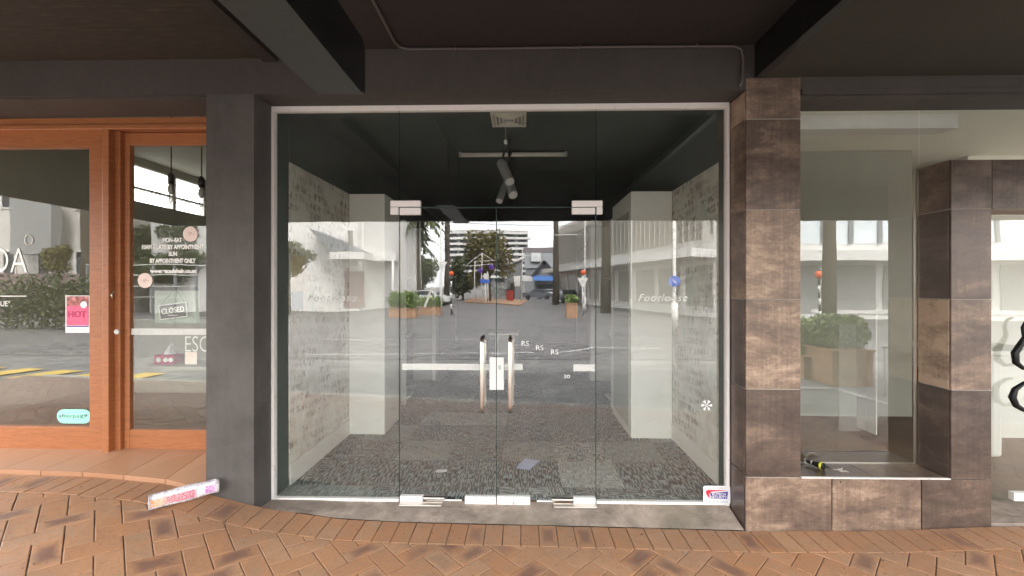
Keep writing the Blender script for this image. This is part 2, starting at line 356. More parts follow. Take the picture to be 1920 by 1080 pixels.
# ------------------------------------------------------------------ mesh helpers
class MB:
    def __init__(s): s.v = []; s.f = []; s.uv = None; s.smooth = False
    def quad(s, *p, uv=None):
        n = len(s.v); s.v += [tuple(q) for q in p]; s.f.append(tuple(range(n, n+len(p))))
        if uv is not None:
            if s.uv is None: s.uv = {}
            s.uv[len(s.f)-1] = uv
        return s
    def box(s, x0, y0, z0, x1, y1, z1):
        x0, x1 = sorted((x0, x1)); y0, y1 = sorted((y0, y1)); z0, z1 = sorted((z0, z1))
        n = len(s.v)
        s.v += [(x0,y0,z0),(x1,y0,z0),(x1,y1,z0),(x0,y1,z0),(x0,y0,z1),(x1,y0,z1),(x1,y1,z1),(x0,y1,z1)]
        s.f += [tuple(n+i for i in q) for q in ((0,3,2,1),(4,5,6,7),(0,1,5,4),(1,2,6,5),(2,3,7,6),(3,0,4,7))]
        return s
    def obox(s, c, ax, ay, az):
        """box from centre and three half-axis vectors"""
        n = len(s.v); c = Vector(c); ax, ay, az = Vector(ax), Vector(ay), Vector(az)
        for sz in (-1, 1):
            for sx, sy in ((-1,-1),(1,-1),(1,1),(-1,1)): s.v.append(tuple(c+ax*sx+ay*sy+az*sz))
        s.f += [tuple(n+i for i in q) for q in ((0,3,2,1),(4,5,6,7),(0,1,5,4),(1,2,6,5),(2,3,7,6),(3,0,4,7))]
        return s
    def tube(s, pts, r, n=10, cap=True):
        pts = [Vector(p) for p in pts]; rs = r if isinstance(r, (list, tuple)) else [r]*len(pts)
        base = len(s.v); up = None
        for i, p in enumerate(pts):
            d = (pts[min(i+1, len(pts)-1)]-pts[max(i-1, 0)]).normalized()
            if up is None: up = Vector((0,0,1)) if abs(d.z) < 0.9 else Vector((1,0,0))
            a = d.cross(up).normalized(); b = a.cross(d).normalized(); up = b
            for k in range(n):
                t = 2*math.pi*k/n; s.v.append(tuple(p+(a*math.cos(t)+b*math.sin(t))*rs[i]))
        for i in range(len(pts)-1):
            for k in range(n):
                s.f.append((base+i*n+k, base+i*n+(k+1)%n, base+(i+1)*n+(k+1)%n, base+(i+1)*n+k))
        if cap:
            s.f.append(tuple(base+k for k in range(n))[::-1]); s.f.append(tuple(base+(len(pts)-1)*n+k for k in range(n)))
        s.smooth = True
        return s
    def prism(s, poly, d):
        """poly: 3D loop, d: extrusion vector"""
        n = len(s.v); m = len(poly); d = Vector(d)
        s.v += [tuple(p) for p in poly]+[tuple(Vector(p)+d) for p in poly]
        s.f.append(tuple(n+i for i in range(m))[::-1]); s.f.append(tuple(n+m+i for i in range(m)))
        for i in range(m): s.f.append((n+i, n+(i+1)%m, n+m+(i+1)%m, n+m+i))
        return s
    def build(s, name, m, parent=None, bevel=0.0, shade=None):
        me = bpy.data.meshes.new(name); me.from_pydata(s.v, [], s.f); me.update()
        if s.uv is not None:
            ul = me.uv_layers.new(name='UVMap')
            for p in me.polygons:
                if p.index in s.uv:
                    for li, q in zip(p.loop_indices, s.uv[p.index]): ul.data[li].uv = q
        me.materials.append(M[m] if isinstance(m, str) else m)
        bm = bmesh.new(); bm.from_mesh(me)
        if s.uv is None: bmesh.ops.recalc_face_normals(bm, faces=bm.faces)
        bm.to_mesh(me); bm.free()
        if (s.smooth if shade is None else shade):
            for p in me.polygons: p.use_smooth = len(p.vertices) == 4
        o = bpy.data.objects.new(name, me); col.objects.link(o)
        if parent is not None: o.parent = parent
        if bevel:
            b = o.modifiers.new('bevel', 'BEVEL'); b.width = bevel; b.segments = 2; b.limit_method = 'ANGLE'
        return o
def tag(o, label=None, cat=None, group=None, kind=None):
    if label: o['label'] = label
    if cat: o['category'] = cat
    if group: o['group'] = group
    if kind: o['kind'] = kind
    return o
def BB(name, m, parent, *boxes, bevel=0.0):
    for b in boxes: MB().box(*b).build(name, m, parent, bevel)
def thing(name, label, cat, loc=(0,0,0), group=None):
    o = bpy.data.objects.new(name, None); o.location = (0, 0, 0); o.empty_display_size = 0.1
    col.objects.link(o); return tag(o, label, cat, group)
def B(name, m, parent, *boxes, bevel=0.0):
    mb = MB()
    for b in boxes: mb.box(*b)
    return mb.build(name, m, parent, bevel)
def text(name, s, m, parent, centre, width=None, height=None, shear=0.0, depth=0.001, align='CENTER', rot=0.0, bold=0.0, spacing=1.0):
    """flat lettering on a wall-like plane facing the street, capital height or total width given"""
    cu = bpy.data.curves.new(name, 'FONT'); cu.body = s; cu.align_x = align; cu.shear = shear; cu.extrude = depth*0.5
    cu.offset = bold; cu.space_character = spacing; cu.resolution_u = 4
    ob = bpy.data.objects.new('tmp', cu); col.objects.link(ob)
    dg = bpy.context.evaluated_depsgraph_get(); me = bpy.data.meshes.new_from_object(ob.evaluated_get(dg))
    bpy.data.objects.remove(ob); bpy.data.curves.remove(cu)
    xs = [v.co.x for v in me.vertices]; ys = [v.co.y for v in me.vertices]
    w, h = max(xs)-min(xs), max(ys)-min(ys); cx, cy = (max(xs)+min(xs))/2, (max(ys)+min(ys))/2
    sx = width/w if width else height/h; sy = height/h if height else sx
    c = Vector(centre)
    for v in me.vertices:
        x, y, z = (v.co.x-cx)*sx, (v.co.y-cy)*sy, v.co.z
        x, y = x*math.cos(rot)-y*math.sin(rot), x*math.sin(rot)+y*math.cos(rot)
        v.co = (c.x+x, c.y-z, c.z+y)
    me.materials.append(M[m]); o = bpy.data.objects.new(name, me); col.objects.link(o)
    if parent is not None: o.parent = parent
    return o

# ================================================================== GROUND
def lerp_tab(x, tab):
    if x <= tab[0][0]: return tab[0][1]
    for (a, p), (b, q) in zip(tab, tab[1:]):
        if x <= b:
            t = (x-a)/(b-a); t = t*t*(3-2*t) if False else t
            return p+(q-p)*t
    return tab[-1][1]
GT = [(-5, .29), (-3.7, .27), (-3.02, .255), (-2.52, .215), (-2.21, .15), (-1.87, .065), (-1.7, .035), (-1.5, .01), (-1.25, -.022), (-.8, -.04), (0.5, -.055), (1.53, -.07), (2.4, -.06), (3.19, -.02), (5, 0)]
def G(x, y):
    g = lerp_tab(x, GT); t = min(1, max(0, (-y-0.7)/2.0)); t = t*t*(3-2*t)
    return g*(1-t)+(-0.06)*t
def kerb_y(x):  return -(2.86-0.15*x)+0.02*x*0
XL, XR, ZT = -1.873, 1.53, 2.965
def clip(poly, fn):
    out = []
    for i, p in enumerate(poly):
        q = poly[(i+1) % len(poly)]; a, b = fn(p), fn(q)
        if a >= 0: out.append(p)
        if (a >= 0) != (b >= 0):
            t = a/(a-b); out.append(tuple(p[k]+(q[k]-p[k])*t for k in range(4)))
    return out
def make_pavement():
    mb = MB(); mb.uv = {}
    W = 0.12; g = 0.003
    def paver_poly(loop):
        # loop of (x, y, u, v)
        if len(loop) < 3: return
        cx = sum(p[0] for p in loop)/len(loop); cy = sum(p[1] for p in loop)/len(loop)
        jit = rnd.uniform(-.0012, .0012); tx, ty = rnd.uniform(-.007, .007), rnd.uniform(-.007, .007)
        def z(x, y): return G(x, y)+jit+(x-cx)*tx+(y-cy)*ty
        n = len(mb.v); m = len(loop)
        for p in loop:
            d = math.hypot(p[0]-cx, p[1]-cy) or 1
            ch = .004+max(0, rnd.gauss(0, .0022)); x, y = p[0]-(p[0]-cx)/d*ch, p[1]-(p[1]-cy)/d*ch
            mb.v.append((x, y, z(x, y)))
        for p in loop: mb.v.append((p[0], p[1], z(p[0], p[1])-0.002))
        for p in loop: mb.v.append((p[0], p[1], z(p[0], p[1])-0.016))
        mb.f.append(tuple(range(n, n+m))); mb.uv[len(mb.f)-1] = [(p[2], p[3]) for p in loop]
        for k in range(m):
            k2 = (k+1) % m
            for a in (0, m):
                mb.f.append((n+a+k, n+m+a+k, n+m+a+k2, n+a+k2)); mb.uv[len(mb.f)-1] = [(loop[k][2], loop[k][3])]*2+[(loop[k2][2], loop[k2][3])]*2
    # soldier course along the shop fronts
    x = -9.0
    while x < 9:
        sk = 0.0
        loop = [(x+g, -.462, 0, 0), (x+W-g, -.462, 1, 0), (x+W-g, -.226, 1, 1), (x+g, -.226, 0, 1)]
        paver_poly(loop); x += W
    c45 = math.sqrt(.5)
    for i in range(-90, 91):
        for j in range(-90, 91):
            r = (i-j) % 4
            if r == 0: x0, y0, x1, y1 = i, j, i+2, j+1
            elif r == 2: x0, y0, x1, y1 = i, j-1, i+1, j+1
            else: continue
            cxx, cyy = (x0+x1)/2*W, (y0+y1)/2*W
            X, Y = (cxx-cyy)*c45, (cxx+cyy)*c45
            if not (-9.2 < X < 9.2 and -4.6 < Y < -0.3): continue
            if Y < kerb_y(X)-0.25: continue
            L = [(x0*W+g, y0*W+g, 0, 0), (x1*W-g, y0*W+g, 1, 0), (x1*W-g, y1*W-g, 1, 1), (x0*W+g, y1*W-g, 0, 1)]
            L = [((a-b)*c45, (a+b)*c45, u, v) for a, b, u, v in L]
            L = clip(L, lambda p: -.468-p[1]); L = clip(L, lambda p: p[1]-kerb_y(p[0])) if L else L
            if L: paver_poly(L)
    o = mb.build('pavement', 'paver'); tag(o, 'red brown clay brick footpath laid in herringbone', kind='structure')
    jb = MB(); nx = 120; ny = 14
    for i in range(nx):
        for j in range(ny):
            def P(a, b):
                xx = -9.2+18.4*a/nx; y1 = kerb_y(xx)+0.004; yy = -0.224+(y1+0.224)*b/ny
                return (xx, yy, G(xx, yy)-.006)
            jb.quad(P(i, j), P(i, j+1), P(i+1, j+1), P(i+1, j))
    jb.build('joint_sand', 'joint', o)
make_pavement()
# ground sheet, road, cobbled crossing, markings
tag(MB().quad((-500, -700, -.2), (500, -700, -.2), (500, 300, -.2), (-500, 300, -.2)).build('ground', 'asphalt'), 'dark asphalt ground', kind='structure')
def gp(u, v, zg=-.18):
    a = mir(u, v, 1.0); h = (CZ-zg); z = h*F/(v-537)
    p = mir(u, v, z); return (p.x, p.y, zg)
tag(MB().quad((-70, -7.3, -.19), (-12, -90, -.19), (14, -90, -.19), (60, -7.3, -.19)).build('road_pavers', 'cobbles'), 'grey herringbone paved crossing', kind='structure')
def ribbon(name, pts, w, z, m, label, h=0.0):
    mb = MB(); pts = [Vector((p[0], p[1], z)) for p in pts]
    for a, b in zip(pts, pts[1:]):
        d = (b-a).normalized(); n = Vector((-d.y, d.x, 0))*w/2
        if h: mb.prism([a-n, b-n, b+n, a+n], (0, 0, h))
        else: mb.quad(a-n, b-n, b+n, a+n)
    o = mb.build(name, m); return tag(o, label, kind='structure')
ribbon('road_marking', [gp(540, 665), gp(1000, 661)], .09, -.184, 'road_white', 'white line across the paved crossing')
ribbon('road_marking', [gp(600, 637), gp(960, 636)], .1, -.184, 'road_white', 'farther white line across the paved crossing')
ribbon('road_marking', [gp(1050, 660), gp(1115, 650), gp(1240, 652)], .1, -.184, 'road_white', 'short white line near the right kerb')
ribbon('road_marking', [gp(1480, 728), gp(1570, 728), gp(1700, 768)], .09, -.184, 'road_white', 'bent white line by the planter box')
ribbon('road_marking', [gp(1505, 706), gp(1530, 712), gp(1565, 716)], .12, -.182, 'orange_dust', 'orange sprayed mark on the road')
k = MB()
xs = [-9+0.6*i for i in range(31)]
for a, b in zip(xs, xs[1:]):
    ya, yb = kerb_y(a)-.002, kerb_y(b)-.002
    k.prism([(a, ya, -.2), (b-.008, yb, -.2), (b-.008, yb-.16, -.2), (a, ya-.16, -.2)], (0, 0, .135))
    k.prism([(a, ya-.162, -.2), (b, yb-.162, -.2), (b, yb-.5, -.2), (a, ya-.5, -.2)], (0, 0, .02))
tag(k.build('kerb', 'kerb', bevel=.006), 'pale concrete kerb and channel', kind='structure')
k = MB()
for i in range(16):
    if i % 2 == 0:
        a, b = -15+.5*i, -15+.5*i+.5
        k.prism([(a, kerb_y(a)-.17, -.178), (b, kerb_y(b)-.17, -.178), (b+.25, kerb_y(b)-1.0, -.178), (a+.25, kerb_y(a)-1.0, -.178)], (0, 0, .004))
tag(k.build('road_marking', 'road_yellow'), 'yellow and black hatched strip in the gutter', kind='structure')
# concrete threshold under the glass and orange tile step
th = MB()
for i in range(40):
    a, b = XL+.003+(XR-XL-.006)*i/40, XL+.003+(XR-XL-.006)*(i+1)/40
    za, zb = min(G(a, -.22)+.002, -.008), min(G(b, -.22)+.002, -.008)
    if a < -1.4: za = min(.02, G(a, -.22)+.002)
    if b < -1.4: zb = min(.02, G(b, -.22)+.002)
    th.quad((a, -.224, za), (b, -.224, zb), (b, .05, -.004), (a, .05, -.004))
tag(th.build('threshold', 'concrete'), 'stained concrete threshold under the glass doors', 'threshold')
st = MB()
xx = [-7.0+.3*i for i in range(17)]
for a, b in zip(xx, xx[1:]):
    b2 = min(b-.004, -2.2); q = lerp_tab
    if a > -2.25: continue
    za, zb = G(a, -.22)+.03, G(b2, -.22)+.03
    st.prism([(a, -.222, za-.05), (b2, -.222, zb-.05), (b2, -.222, zb), (a, -.222, za)], (0, .10, 0))
    n = len(st.v); sk = .05
    st.v += [(a, -.222, za), (b2, -.222, zb), (b2, .3, .305), (a, .3, .305), (a, -.222, za-.05), (b2, -.222, zb-.05), (b2, .3, .2), (a, .3, .2)]
    st.f += [tuple(n+i for i in q) for q in ((0,1,2,3),(3,2,6,7),(0,3,7,4),(1,5,6,2))]
st_o = st.build('tiled_step', 'terra'); tag(st_o, 'sloping terracotta tiled step below the orange timber shopfront', 'step')

# ================================================================== BUILDING SHELL (dark painted)
wall = thing('shop_wall', 'dark grey painted pier and brown lintel round the middle shopfront', 'wall')
B('pier', 'render_grey', wall, (-2.213, -.22, -.1, XL, .2, 2.9498))
B('lintel', 'render_brown', wall, (-5.52, -.217, 2.95, 6, .1, 3.26))
B('lintel_soffit', 'render_brown', wall, (-5.52, -.2, 2.935, -2.216, .12, 2.949))
B('upper_wall', 'render_brown', wall, (-5.52, .102, 2.967, 6, .13, 3.26), (-5.52, -.1, 3.43, 6, .35, 4.6), (-5.52, -.1, 3.26, 6, .03, 3.43))
B('lintel_drop', 'render_brown', wall, (1.925, -.215, 2.915, 6, .0, 2.949), (1.925, -.19, 2.895, 6, .028, 2.914))
# canopy
can = thing('canopy', 'dark brown street canopy with dropped right bay above the shops', 'canopy')
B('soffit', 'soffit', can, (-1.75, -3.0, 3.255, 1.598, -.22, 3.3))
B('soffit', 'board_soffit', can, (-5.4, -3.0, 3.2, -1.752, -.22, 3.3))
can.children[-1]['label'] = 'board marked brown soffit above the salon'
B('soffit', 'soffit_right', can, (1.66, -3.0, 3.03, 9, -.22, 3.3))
B('beam', 'black', can, (1.6, -3.0, 3.027, 1.658, -.22, 3.3))
B('beam', 'soffit', can, (-1.8, -3.0, 3.17, -1.7, -.225, 3.252))
B('fascia', 'charcoal', can, (-5.4, -3.06, 2.55, 9, -3.002, 3.75), (-5.46, -3.06, 2.55, -5.402, -.22, 3.75))
B('roof_sheet', 'dark_roof', can, (-5.4, -3.0, 3.32, 9, -.12, 3.36))
# joint lines in soffit
cd = MB().tube([(1.49, -.238, 2.96), (1.505, -.238, 3.0), (1.515, -.238, 3.15), (1.50, -.24, 3.215), (1.45, -.24, 3.236), (0.6, -.24, 3.24), (-.3, -.24, 3.238), (-.78, -.242, 3.24), (-.83, -.26, 3.243), (-.85, -.32, 3.243), (-.85, -2.9, 3.243)], .0095, 8)
for px in (1.2, .4, -.45): cd.box(px-.008, -.252, 3.226, px+.008, -.226, 3.252)
tag(cd.build('conduit', 'conduit'), 'thin painted conduit pipe along the top of the lintel', 'pipe')
# hanging sign box
hs = thing('hanging_sign', 'black sign box hanging under the canopy across the footpath', 'sign')
y0, y1, sx0, sx1, sz0, sz1 = -1.275, -2.62, -.905, -.70, 2.46, 2.69
def rr(y0, y1, z0, z1, r, x, n=6):
    pts = []
    for cy, cz, a0 in ((y0-r, z1-r, 0), (y1+r, z1-r, 90), (y1+r, z0+r*.3, 180), (y0-r, z0+r*.3, 270)):
        rad = r if a0 in (0, 90) else r*.3
        cyy = cy if a0 in (0, 90) else (y1+r*.3 if a0 == 180 else y0-r*.3)
        for i in range(n+1):
            t = R(a0+90*i/n); pts.append((x, cyy+rad*math.cos(t), cz+rad*math.sin(t)))
    return pts
MB().prism(rr(y0, y1, sz0+.004, sz1, .05, sx0+.012), (sx1-sx0-.024, 0, 0)).build('case', 'sign_face', hs)
MB().prism(rr(y0+.004, y1-.004, sz0, sz1+.004, .05, sx0), (.0118, 0, 0)).build('side_panel', 'sign_face', hs)
MB().prism(rr(y0+.004, y1-.004, sz0, sz1+.004, .05, sx1-.0118), (.0118, 0, 0)).build('side_panel', 'sign_face', hs)
B('underside', 'sign_base', hs, (sx0+.001, y1+.03, sz0-.006, sx1-.004, y0-.02, sz0-.001))
B('bracket', 'black', hs, (-.82, -2.4, 2.69, -.79, -2.36, 3.254))
B('bracket', 'black', hs, (-.82, -1.6, 2.69, -.79, -1.56, 3.254))

# ================================================================== MIDDLE SHOPFRONT
sf = thing('glass_shopfront', 'frameless glass shopfront with double doors in a flaking white trim', 'shopfront')
B('trim', 'trim', sf, (XL, -.012, 2.912, XR, .03, ZT), bevel=.002)
BB('trim', 'trim', sf, (XL, -.0125, -.01, XL+.021, .03, 2.911), (XR-.022, -.0125, -.01, XR, .03, 2.911))
xl, xa, xm, xb, xr = XL+.022, at(749, 500).x, at(931, 500).x, at(1117, 500).x, XR-.023
zd = at(931, 389).z
BB('sill_trim', 'trim', sf, (xl, -.012, -.006, xa-.004, .02, .014), (xb+.004, -.012, -.006, xr, .02, .014), (xa+.2, .004, -.004, xm-.26, .012, .006), (xm+.3, .004, -.004, xb-.3, .012, .006))
def pane(name, x0, x1, z0, z1, m='glass', parent=sf, y=0.0, t=.008):
    g = MB().box(x0, y-t/2, z0, x1, y+t/2, z1).build(name, m, parent)
    return g
GSINGLE = True
def pane1(name, x0, x1, z0, z1, m='glass', parent=sf, y=0.0, edges='lrtb'):
    """sheet of glass: one reflecting face plus dark polished edges"""
    g = MB().quad((x0, y, z0), (x1, y, z0), (x1, y, z1), (x0, y, z1)).build(name, m, parent)
    e = MB(); w = .0028
    if 'l' in edges: e.box(x0-w, y-.005, z0, x0, y+.005, z1)
    if 'r' in edges: e.box(x1, y-.005, z0, x1+w, y+.005, z1)
    if 't' in edges: e.box(x0, y-.005, z1, x1, y+.005, z1+w)
    if 'b' in edges: e.box(x0, y-.005, z0-w, x1, y+.005, z0)
    if e.v: e.build('glass_edge', 'glass_edge', g)
    return g
pane1('fixed_pane', xl, xa-.003, .014, 2.911, edges='r')
pane1('fixed_pane', xb+.003, xr, .014, 2.911, edges='l')
pane1('transom_pane', xa+.003, xb-.003, zd+.004, 2.911, edges='b')
for s, x0, x1 in ((0, xa+.002, xm-.003), (1, xm+.003, xb-.002)):
    d = thing('tmp', 'tmp', 'tmp'); del d['label']; del d['category']; d.name = 'door'; d.parent = sf
    d['label'] = 'right glass door leaf with a steel bar handle' if s else 'left glass door leaf with a steel bar handle'
    pane1('pane', x0, x1, .035, zd-.003, parent=d, edges='lrt')
    # pull handle
    hx = at(905 if s == 0 else 957, 700).x
    hb, ht = at(905, 768).z, at(905, 632).z
    MB().tube([(hx, -.002, ht-.03), (hx, -.03, ht-.028), (hx, -.052, ht-.005), (hx, -.058, ht-.04), (hx, -.06, (hb+ht)/2), (hx, -.058, hb+.04), (hx, -.052, hb+.005), (hx, -.03, hb+.028), (hx, -.002, hb+.03)], [.014, .015, .016, .0165, .0165, .0165, .016, .015, .014], 14).build('handle', 'steel', d)
    MB().tube([(hx+.012, .002, ht-.03), (hx+.012, .05, ht-.03), (hx+.012, .055, ht-.05), (hx+.012, .055, hb+.06), (hx+.012, .05, hb+.04), (hx+.012, .002, hb+.04)], .012, 10).build('handle', 'steel', d)
def patch(name, u0, v0, u1, v1, parent=sf, d=.018, m='fit_white'):
    a, b = at(u0, v0), at(u1, v1)
    return B(name, m, parent, (a.x, -d, b.z, b.x, d, a.z), bevel=.003)
for u0, u1, um in ((733, 789, 749), (1072, 1129, 1117)):
    # hinge patch: upper block (fixed) and lower block on the door, a dark gap between
    a = at(u0, 377); b = at(u1, 403); xs_ = at(um, 0).x
    z0, z1 = b.z, a.z
    patch('hinge_patch', u0, 377, u1, 388.2)
    if u0 < um-5 and u0 == 733: 
        patch('hinge_patch', u0, 389.2, um-1, 403); patch('hinge_patch', um+1.5, 390.2, u1, 403)
    else:
        patch('hinge_patch', u0, 390.2, um-1.5, 402); patch('hinge_patch', um+1, 389.2, u1, 402)
for q in ((751, 928, 793, 944), (1075, 931, 1116, 948)): patch('bottom_patch', *q)
patch('bottom_lock', 872, 929, 930, 944.5); bl = patch('bottom_lock', 932, 929, 994, 945.5)
c = at(963, 940); MB().tube([(c.x, -.018, c.z), (c.x, -.023, c.z)], .008, 14).build('keyhole', 'steel', bl)
lk = patch('lock_case', 918, 669, 930.3, 730, d=.02); lk2 = patch('lock_case', 931.7, 669, 945, 730, d=.02)
c = at(937, 688); B('keyhole', 'grey_ink', lk2, (c.x-.01, -.0225, c.z-.016, c.x+.01, -.0202, c.z+.016), bevel=.001)
for q in ((795, 944.5, 831, 953), (1037, 944.5, 1074, 954)):
    a, b = at(q[0], 940), at(q[2], 940)
    B('floor_spring', 'steel', sf, (a.x-.17 if q[0] < 900 else a.x, -.075, -.012, b.x if q[0] < 900 else b.x+.17, -.022, .001), bevel=.002)
    B('closer_plate', 'steel', sf, (a.x-.01, .0, .0, b.x+.01, .05, .02), bevel=.003)
# frosted strips and lettering on the glass
def strip(u0, v0, u1, v1, label, m='frost', Y=-.004, z=None):
    a, b = at(u0, v0, Y), at(u1, v1, Y)
    return tag(B('frosted_strip', m, None, (a.x, Y-.0008, b.z, b.x, Y, a.z)), label, 'glass strip')
strip(754, 681.5, 917, 694, 'pale frosted strip across the left glass door')
strip(946, 681.5, 980, 694, 'stub of frosted strip right of the lock')
strip(1075, 683, 1115, 696, 'short frosted strip at the hinge side of the right glass door')
for u, m, sh, lab in ((1243, 'frost_letter', .3, 'white italic Footloose lettering on the right fixed pane'), (622, 'frost_faint', .3, 'worn italic Footloose lettering on the left fixed pane')):
    c = at(u, 558, -.004)
    tag(text('shop_name_lettering', 'Footloose', m, None, c, at(u+46, 0, 0).x-at(u-46, 0, 0).x, None, sh, bold=.004, spacing=1.12), lab, 'lettering')
tag(text('shop_name_lettering', 'f', 'frost_faint', None, at(806, 558, -.006), None, .14, .35), 'single worn italic f on the left glass door', 'lettering')
for i, (u, v) in enumerate(((985, 644), (1012, 652), (1040, 660))):
    tag(text('letter_decal', 'RS', 'frost_letter', None, at(u, v, -.006), .055, .038), ('highest', 'middle', 'lowest')[i]+' of three small white RS letter decals on the right door', 'decal', 'RS letter decals on the right door')
tag(text('letter_decal', '30', 'frost_letter', None, at(1063, 706, -.006), .045, .026), 'small white 30 decal low on the right door', 'decal')
sn = MB(); c = at(1325, 760, -.004)
for k_ in range(6):
    t = R(60*k_); d = Vector((math.cos(t), 0, math.sin(t))); p = c+d*.038; w = Vector((-d.z, 0, d.x))
    sn.obox(c+d*.019, d*.019, w*.003, (0, .0006, 0))
    for f_ in (.02, .03):
        for s_ in (-1, 1):
            e = (d+w*s_*.9).normalized(); sn.obox(c+d*f_+e*.007, e*.008, Vector((-e.z, 0, e.x))*.0022, (0, .0005, 0))
tag(sn.build('snowflake_decal', 'vinyl'), 'white snowflake decal low on the right fixed pane', 'decal')
# security sticker
ss = thing('security_sticker', 'white security company sticker in the bottom right corner of the glass', 'sticker')
a, b = at(1317, 909, -.002), at(1367.5, 944, -.002)
def rrect(x0, z0, x1, z1, r, y, n=5):
    P = []
    for cx, cz, a0 in ((x1-r, z1-r, 0), (x0+r, z1-r, 90), (x0+r, z0+r, 180), (x1-r, z0+r, 270)):
        for i in range(n+1):
            t = R(a0+90*i/n); P.append((cx+r*math.cos(t), y, cz+r*math.sin(t)))
    return P
MB().prism(rrect(a.x, b.z, b.x, a.z, .014, -.0145), (0, -.0015, 0)).build('backing', 'paper', ss)
w_, h_ = b.x-a.x, a.z-b.z
def sp(s, t, y=-.0172): return (a.x+w_*s, y, b.z+h_*t)
MB().prism([sp(.09, .66), sp(.12, .75), sp(.2, .78), sp(.92, .77), sp(.3, .68), sp(.22, .55), sp(.24, .3), sp(.13, .5)], (0, -.0006, 0)).build('swoosh', 'red_ink', ss)
MB().prism([sp(.25, .6), sp(.92, .7), sp(.88, .3), sp(.29, .3)], (0, -.0006, 0)).build('shield', 'navy', ss)
text('lettering', 'RUTECH', 'paper', ss, Vector(sp(.58, .55, -.019)), w_*.5, h_*.14, bold=.02)
text('lettering', 'SECURITY', 'paper', ss, Vector(sp(.58, .39, -.019)), w_*.58, h_*.14, bold=.02)
text('lettering', 'MONITORED BY', 'grey_ink', ss, Vector(sp(.5, .88, -.0175)), w_*.74, h_*.06)
text('lettering', 'PH: 276 5650', 'grey_ink', ss, Vector(sp(.52, .15, -.0175)), w_*.76, h_*.1)

# ================================================================== MIDDLE SHOP INTERIOR
XI0, XI1, DEP = -1.87, 1.60, 9.0
cm = MB(); cm.uv = {}; cp_ = MB(); cp_.uv = {}
PALE = {(1, 1), (-4, 0), (-3, 0), (0, 2), (-2, 2), (2, 2), (-1, 4), (3, 3), (-3, 3), (1, 6)}
for i in range(-4, 4):
    for j in range(0, 19):
        x0, x1, yy0, yy1 = -.17+.5*i, -.17+.5*i+.498, -.27+.5*j, -.27+.5*j+.498
        x0, x1, yy0 = max(x0, -2.0), min(x1, 1.9), max(yy0, .02)
        v0_ = (yy0-(-.27+.5*j))/.5
        uv = [(i*1.3, j*1.7+v0_), (i*1.3+1, j*1.7+v0_), (i*1.3+1, j*1.7+1), (i*1.3, j*1.7+1)]
        (cp_ if (i, j) in PALE else cm).quad((x0, yy0, 0), (x1, yy0, 0), (x1, yy1, 0), (x0, yy1, 0), uv=uv)
cf_ = cm.build('carpet_floor', 'carpet'); tag(cf_, 'charcoal carpet tile floor of the empty shop', kind='structure')
tag(cp_.build('pale_carpet_tiles', 'carpet_pale', cf_), 'paler carpet tiles scattered in the charcoal floor')
sh = thing('shop_interior', 'dark green ceiling and newsprint papered walls inside the empty shop', 'interior')
B('floor_slab', 'joint', sh, (-2.0, .012, -.16, 1.9, DEP, -.006))
B('ceiling', 'ceil_dark', sh, (-2.2, .032, 3.09, 1.9, DEP+.2, 3.2))
ww = at(537, 303, .34)
B('side_wall', 'green_dark', sh, (-2.2, .202, -.1, XI0-.02, DEP, 3.09), (XL+.001, .032, 0, XL+.006, .218, 3.089))
B('side_wall', 'green_dark', sh, (XI1+.02, .032, -.1, 1.9, DEP, 3.09), (XI1-.015, .032, 0, XI1+.019, .28, 3.089))
B('wallpaper', 'wallpaper', sh, (XI0-.019, .22, 0, XI0+.01, 1.4, 2.6))
B('wallpaper', 'wallpaper', sh, (XI1-.01, .281, 0, XI1+.019, 1.34, 2.6))
BB('skirting', 'bldg_cream', sh, (XI0+.01, .22, .002, XI0+.022, 1.4, .17), (XI1-.022, .281, .002, XI1-.01, 1.34, .17))
B('side_wall', 'green_dark', sh, (XI0-.018, .22, 2.601, XI0+.012, DEP, 3.088), (XI1-.012, .281, 2.601, XI1+.018, DEP, 3.088))
B('back_wall', 'green_dark', sh, (-2.2, DEP, 0, 1.9, DEP+.1, 3.09))
B('back_wall_upper', 'black', sh, (XI0+.03, DEP-.04, 0, XI1-.03, DEP-.01, 3.08))
cl = at(720, 500, 1.38).x; cr = at(1185, 500, 1.3).x
wc = thing('white_column', 'boxed white column against the left papered wall', 'column')
B('box', 'column_white', wc, (XI0+.012, 1.4, .001, cl, 1.95, 2.6), bevel=.004)
wc2 = thing('white_column', 'deep boxed white column against the right papered wall', 'column')
B('box', 'column_white', wc2, (cr, 1.34, .001, XI1-.012, 2.25, 2.6), bevel=.004)
B('side_panel', 'grey_wall', wc2, (cr-.006, 1.42, .1, cr-.001, 2.15, 2.4))
for s, x0, x1, yy, lab in ((0, XI0+.02, at(760, 500, 2.55).x, 2.55, 'narrow white shelf upright beyond the left column'), (1, at(1150, 500, 2.4).x, XI1-.02, 2.5, 'narrow white shelf upright beyond the right column')):
    su = thing('shelf_unit', lab, 'shelving')
    fx = x1-.06 if s == 0 else x0
    B('upright', 'column_white', su, (fx, yy, .001, fx+.06, yy+.06, 2.5), bevel=.003)
    B('side_panel', 'grey_wall', su, (x0 if s == 0 else fx+.06, yy+.01, .001, fx if s == 0 else x1, yy+.05, 2.5))
    BB('shelf', 'column_white', su, *[(x0 if s == 0 else fx, yy+.06, z_, fx+.06 if s == 0 else x1, yy+.45, z_+.03) for z_ in (.05, .9, 1.7)])
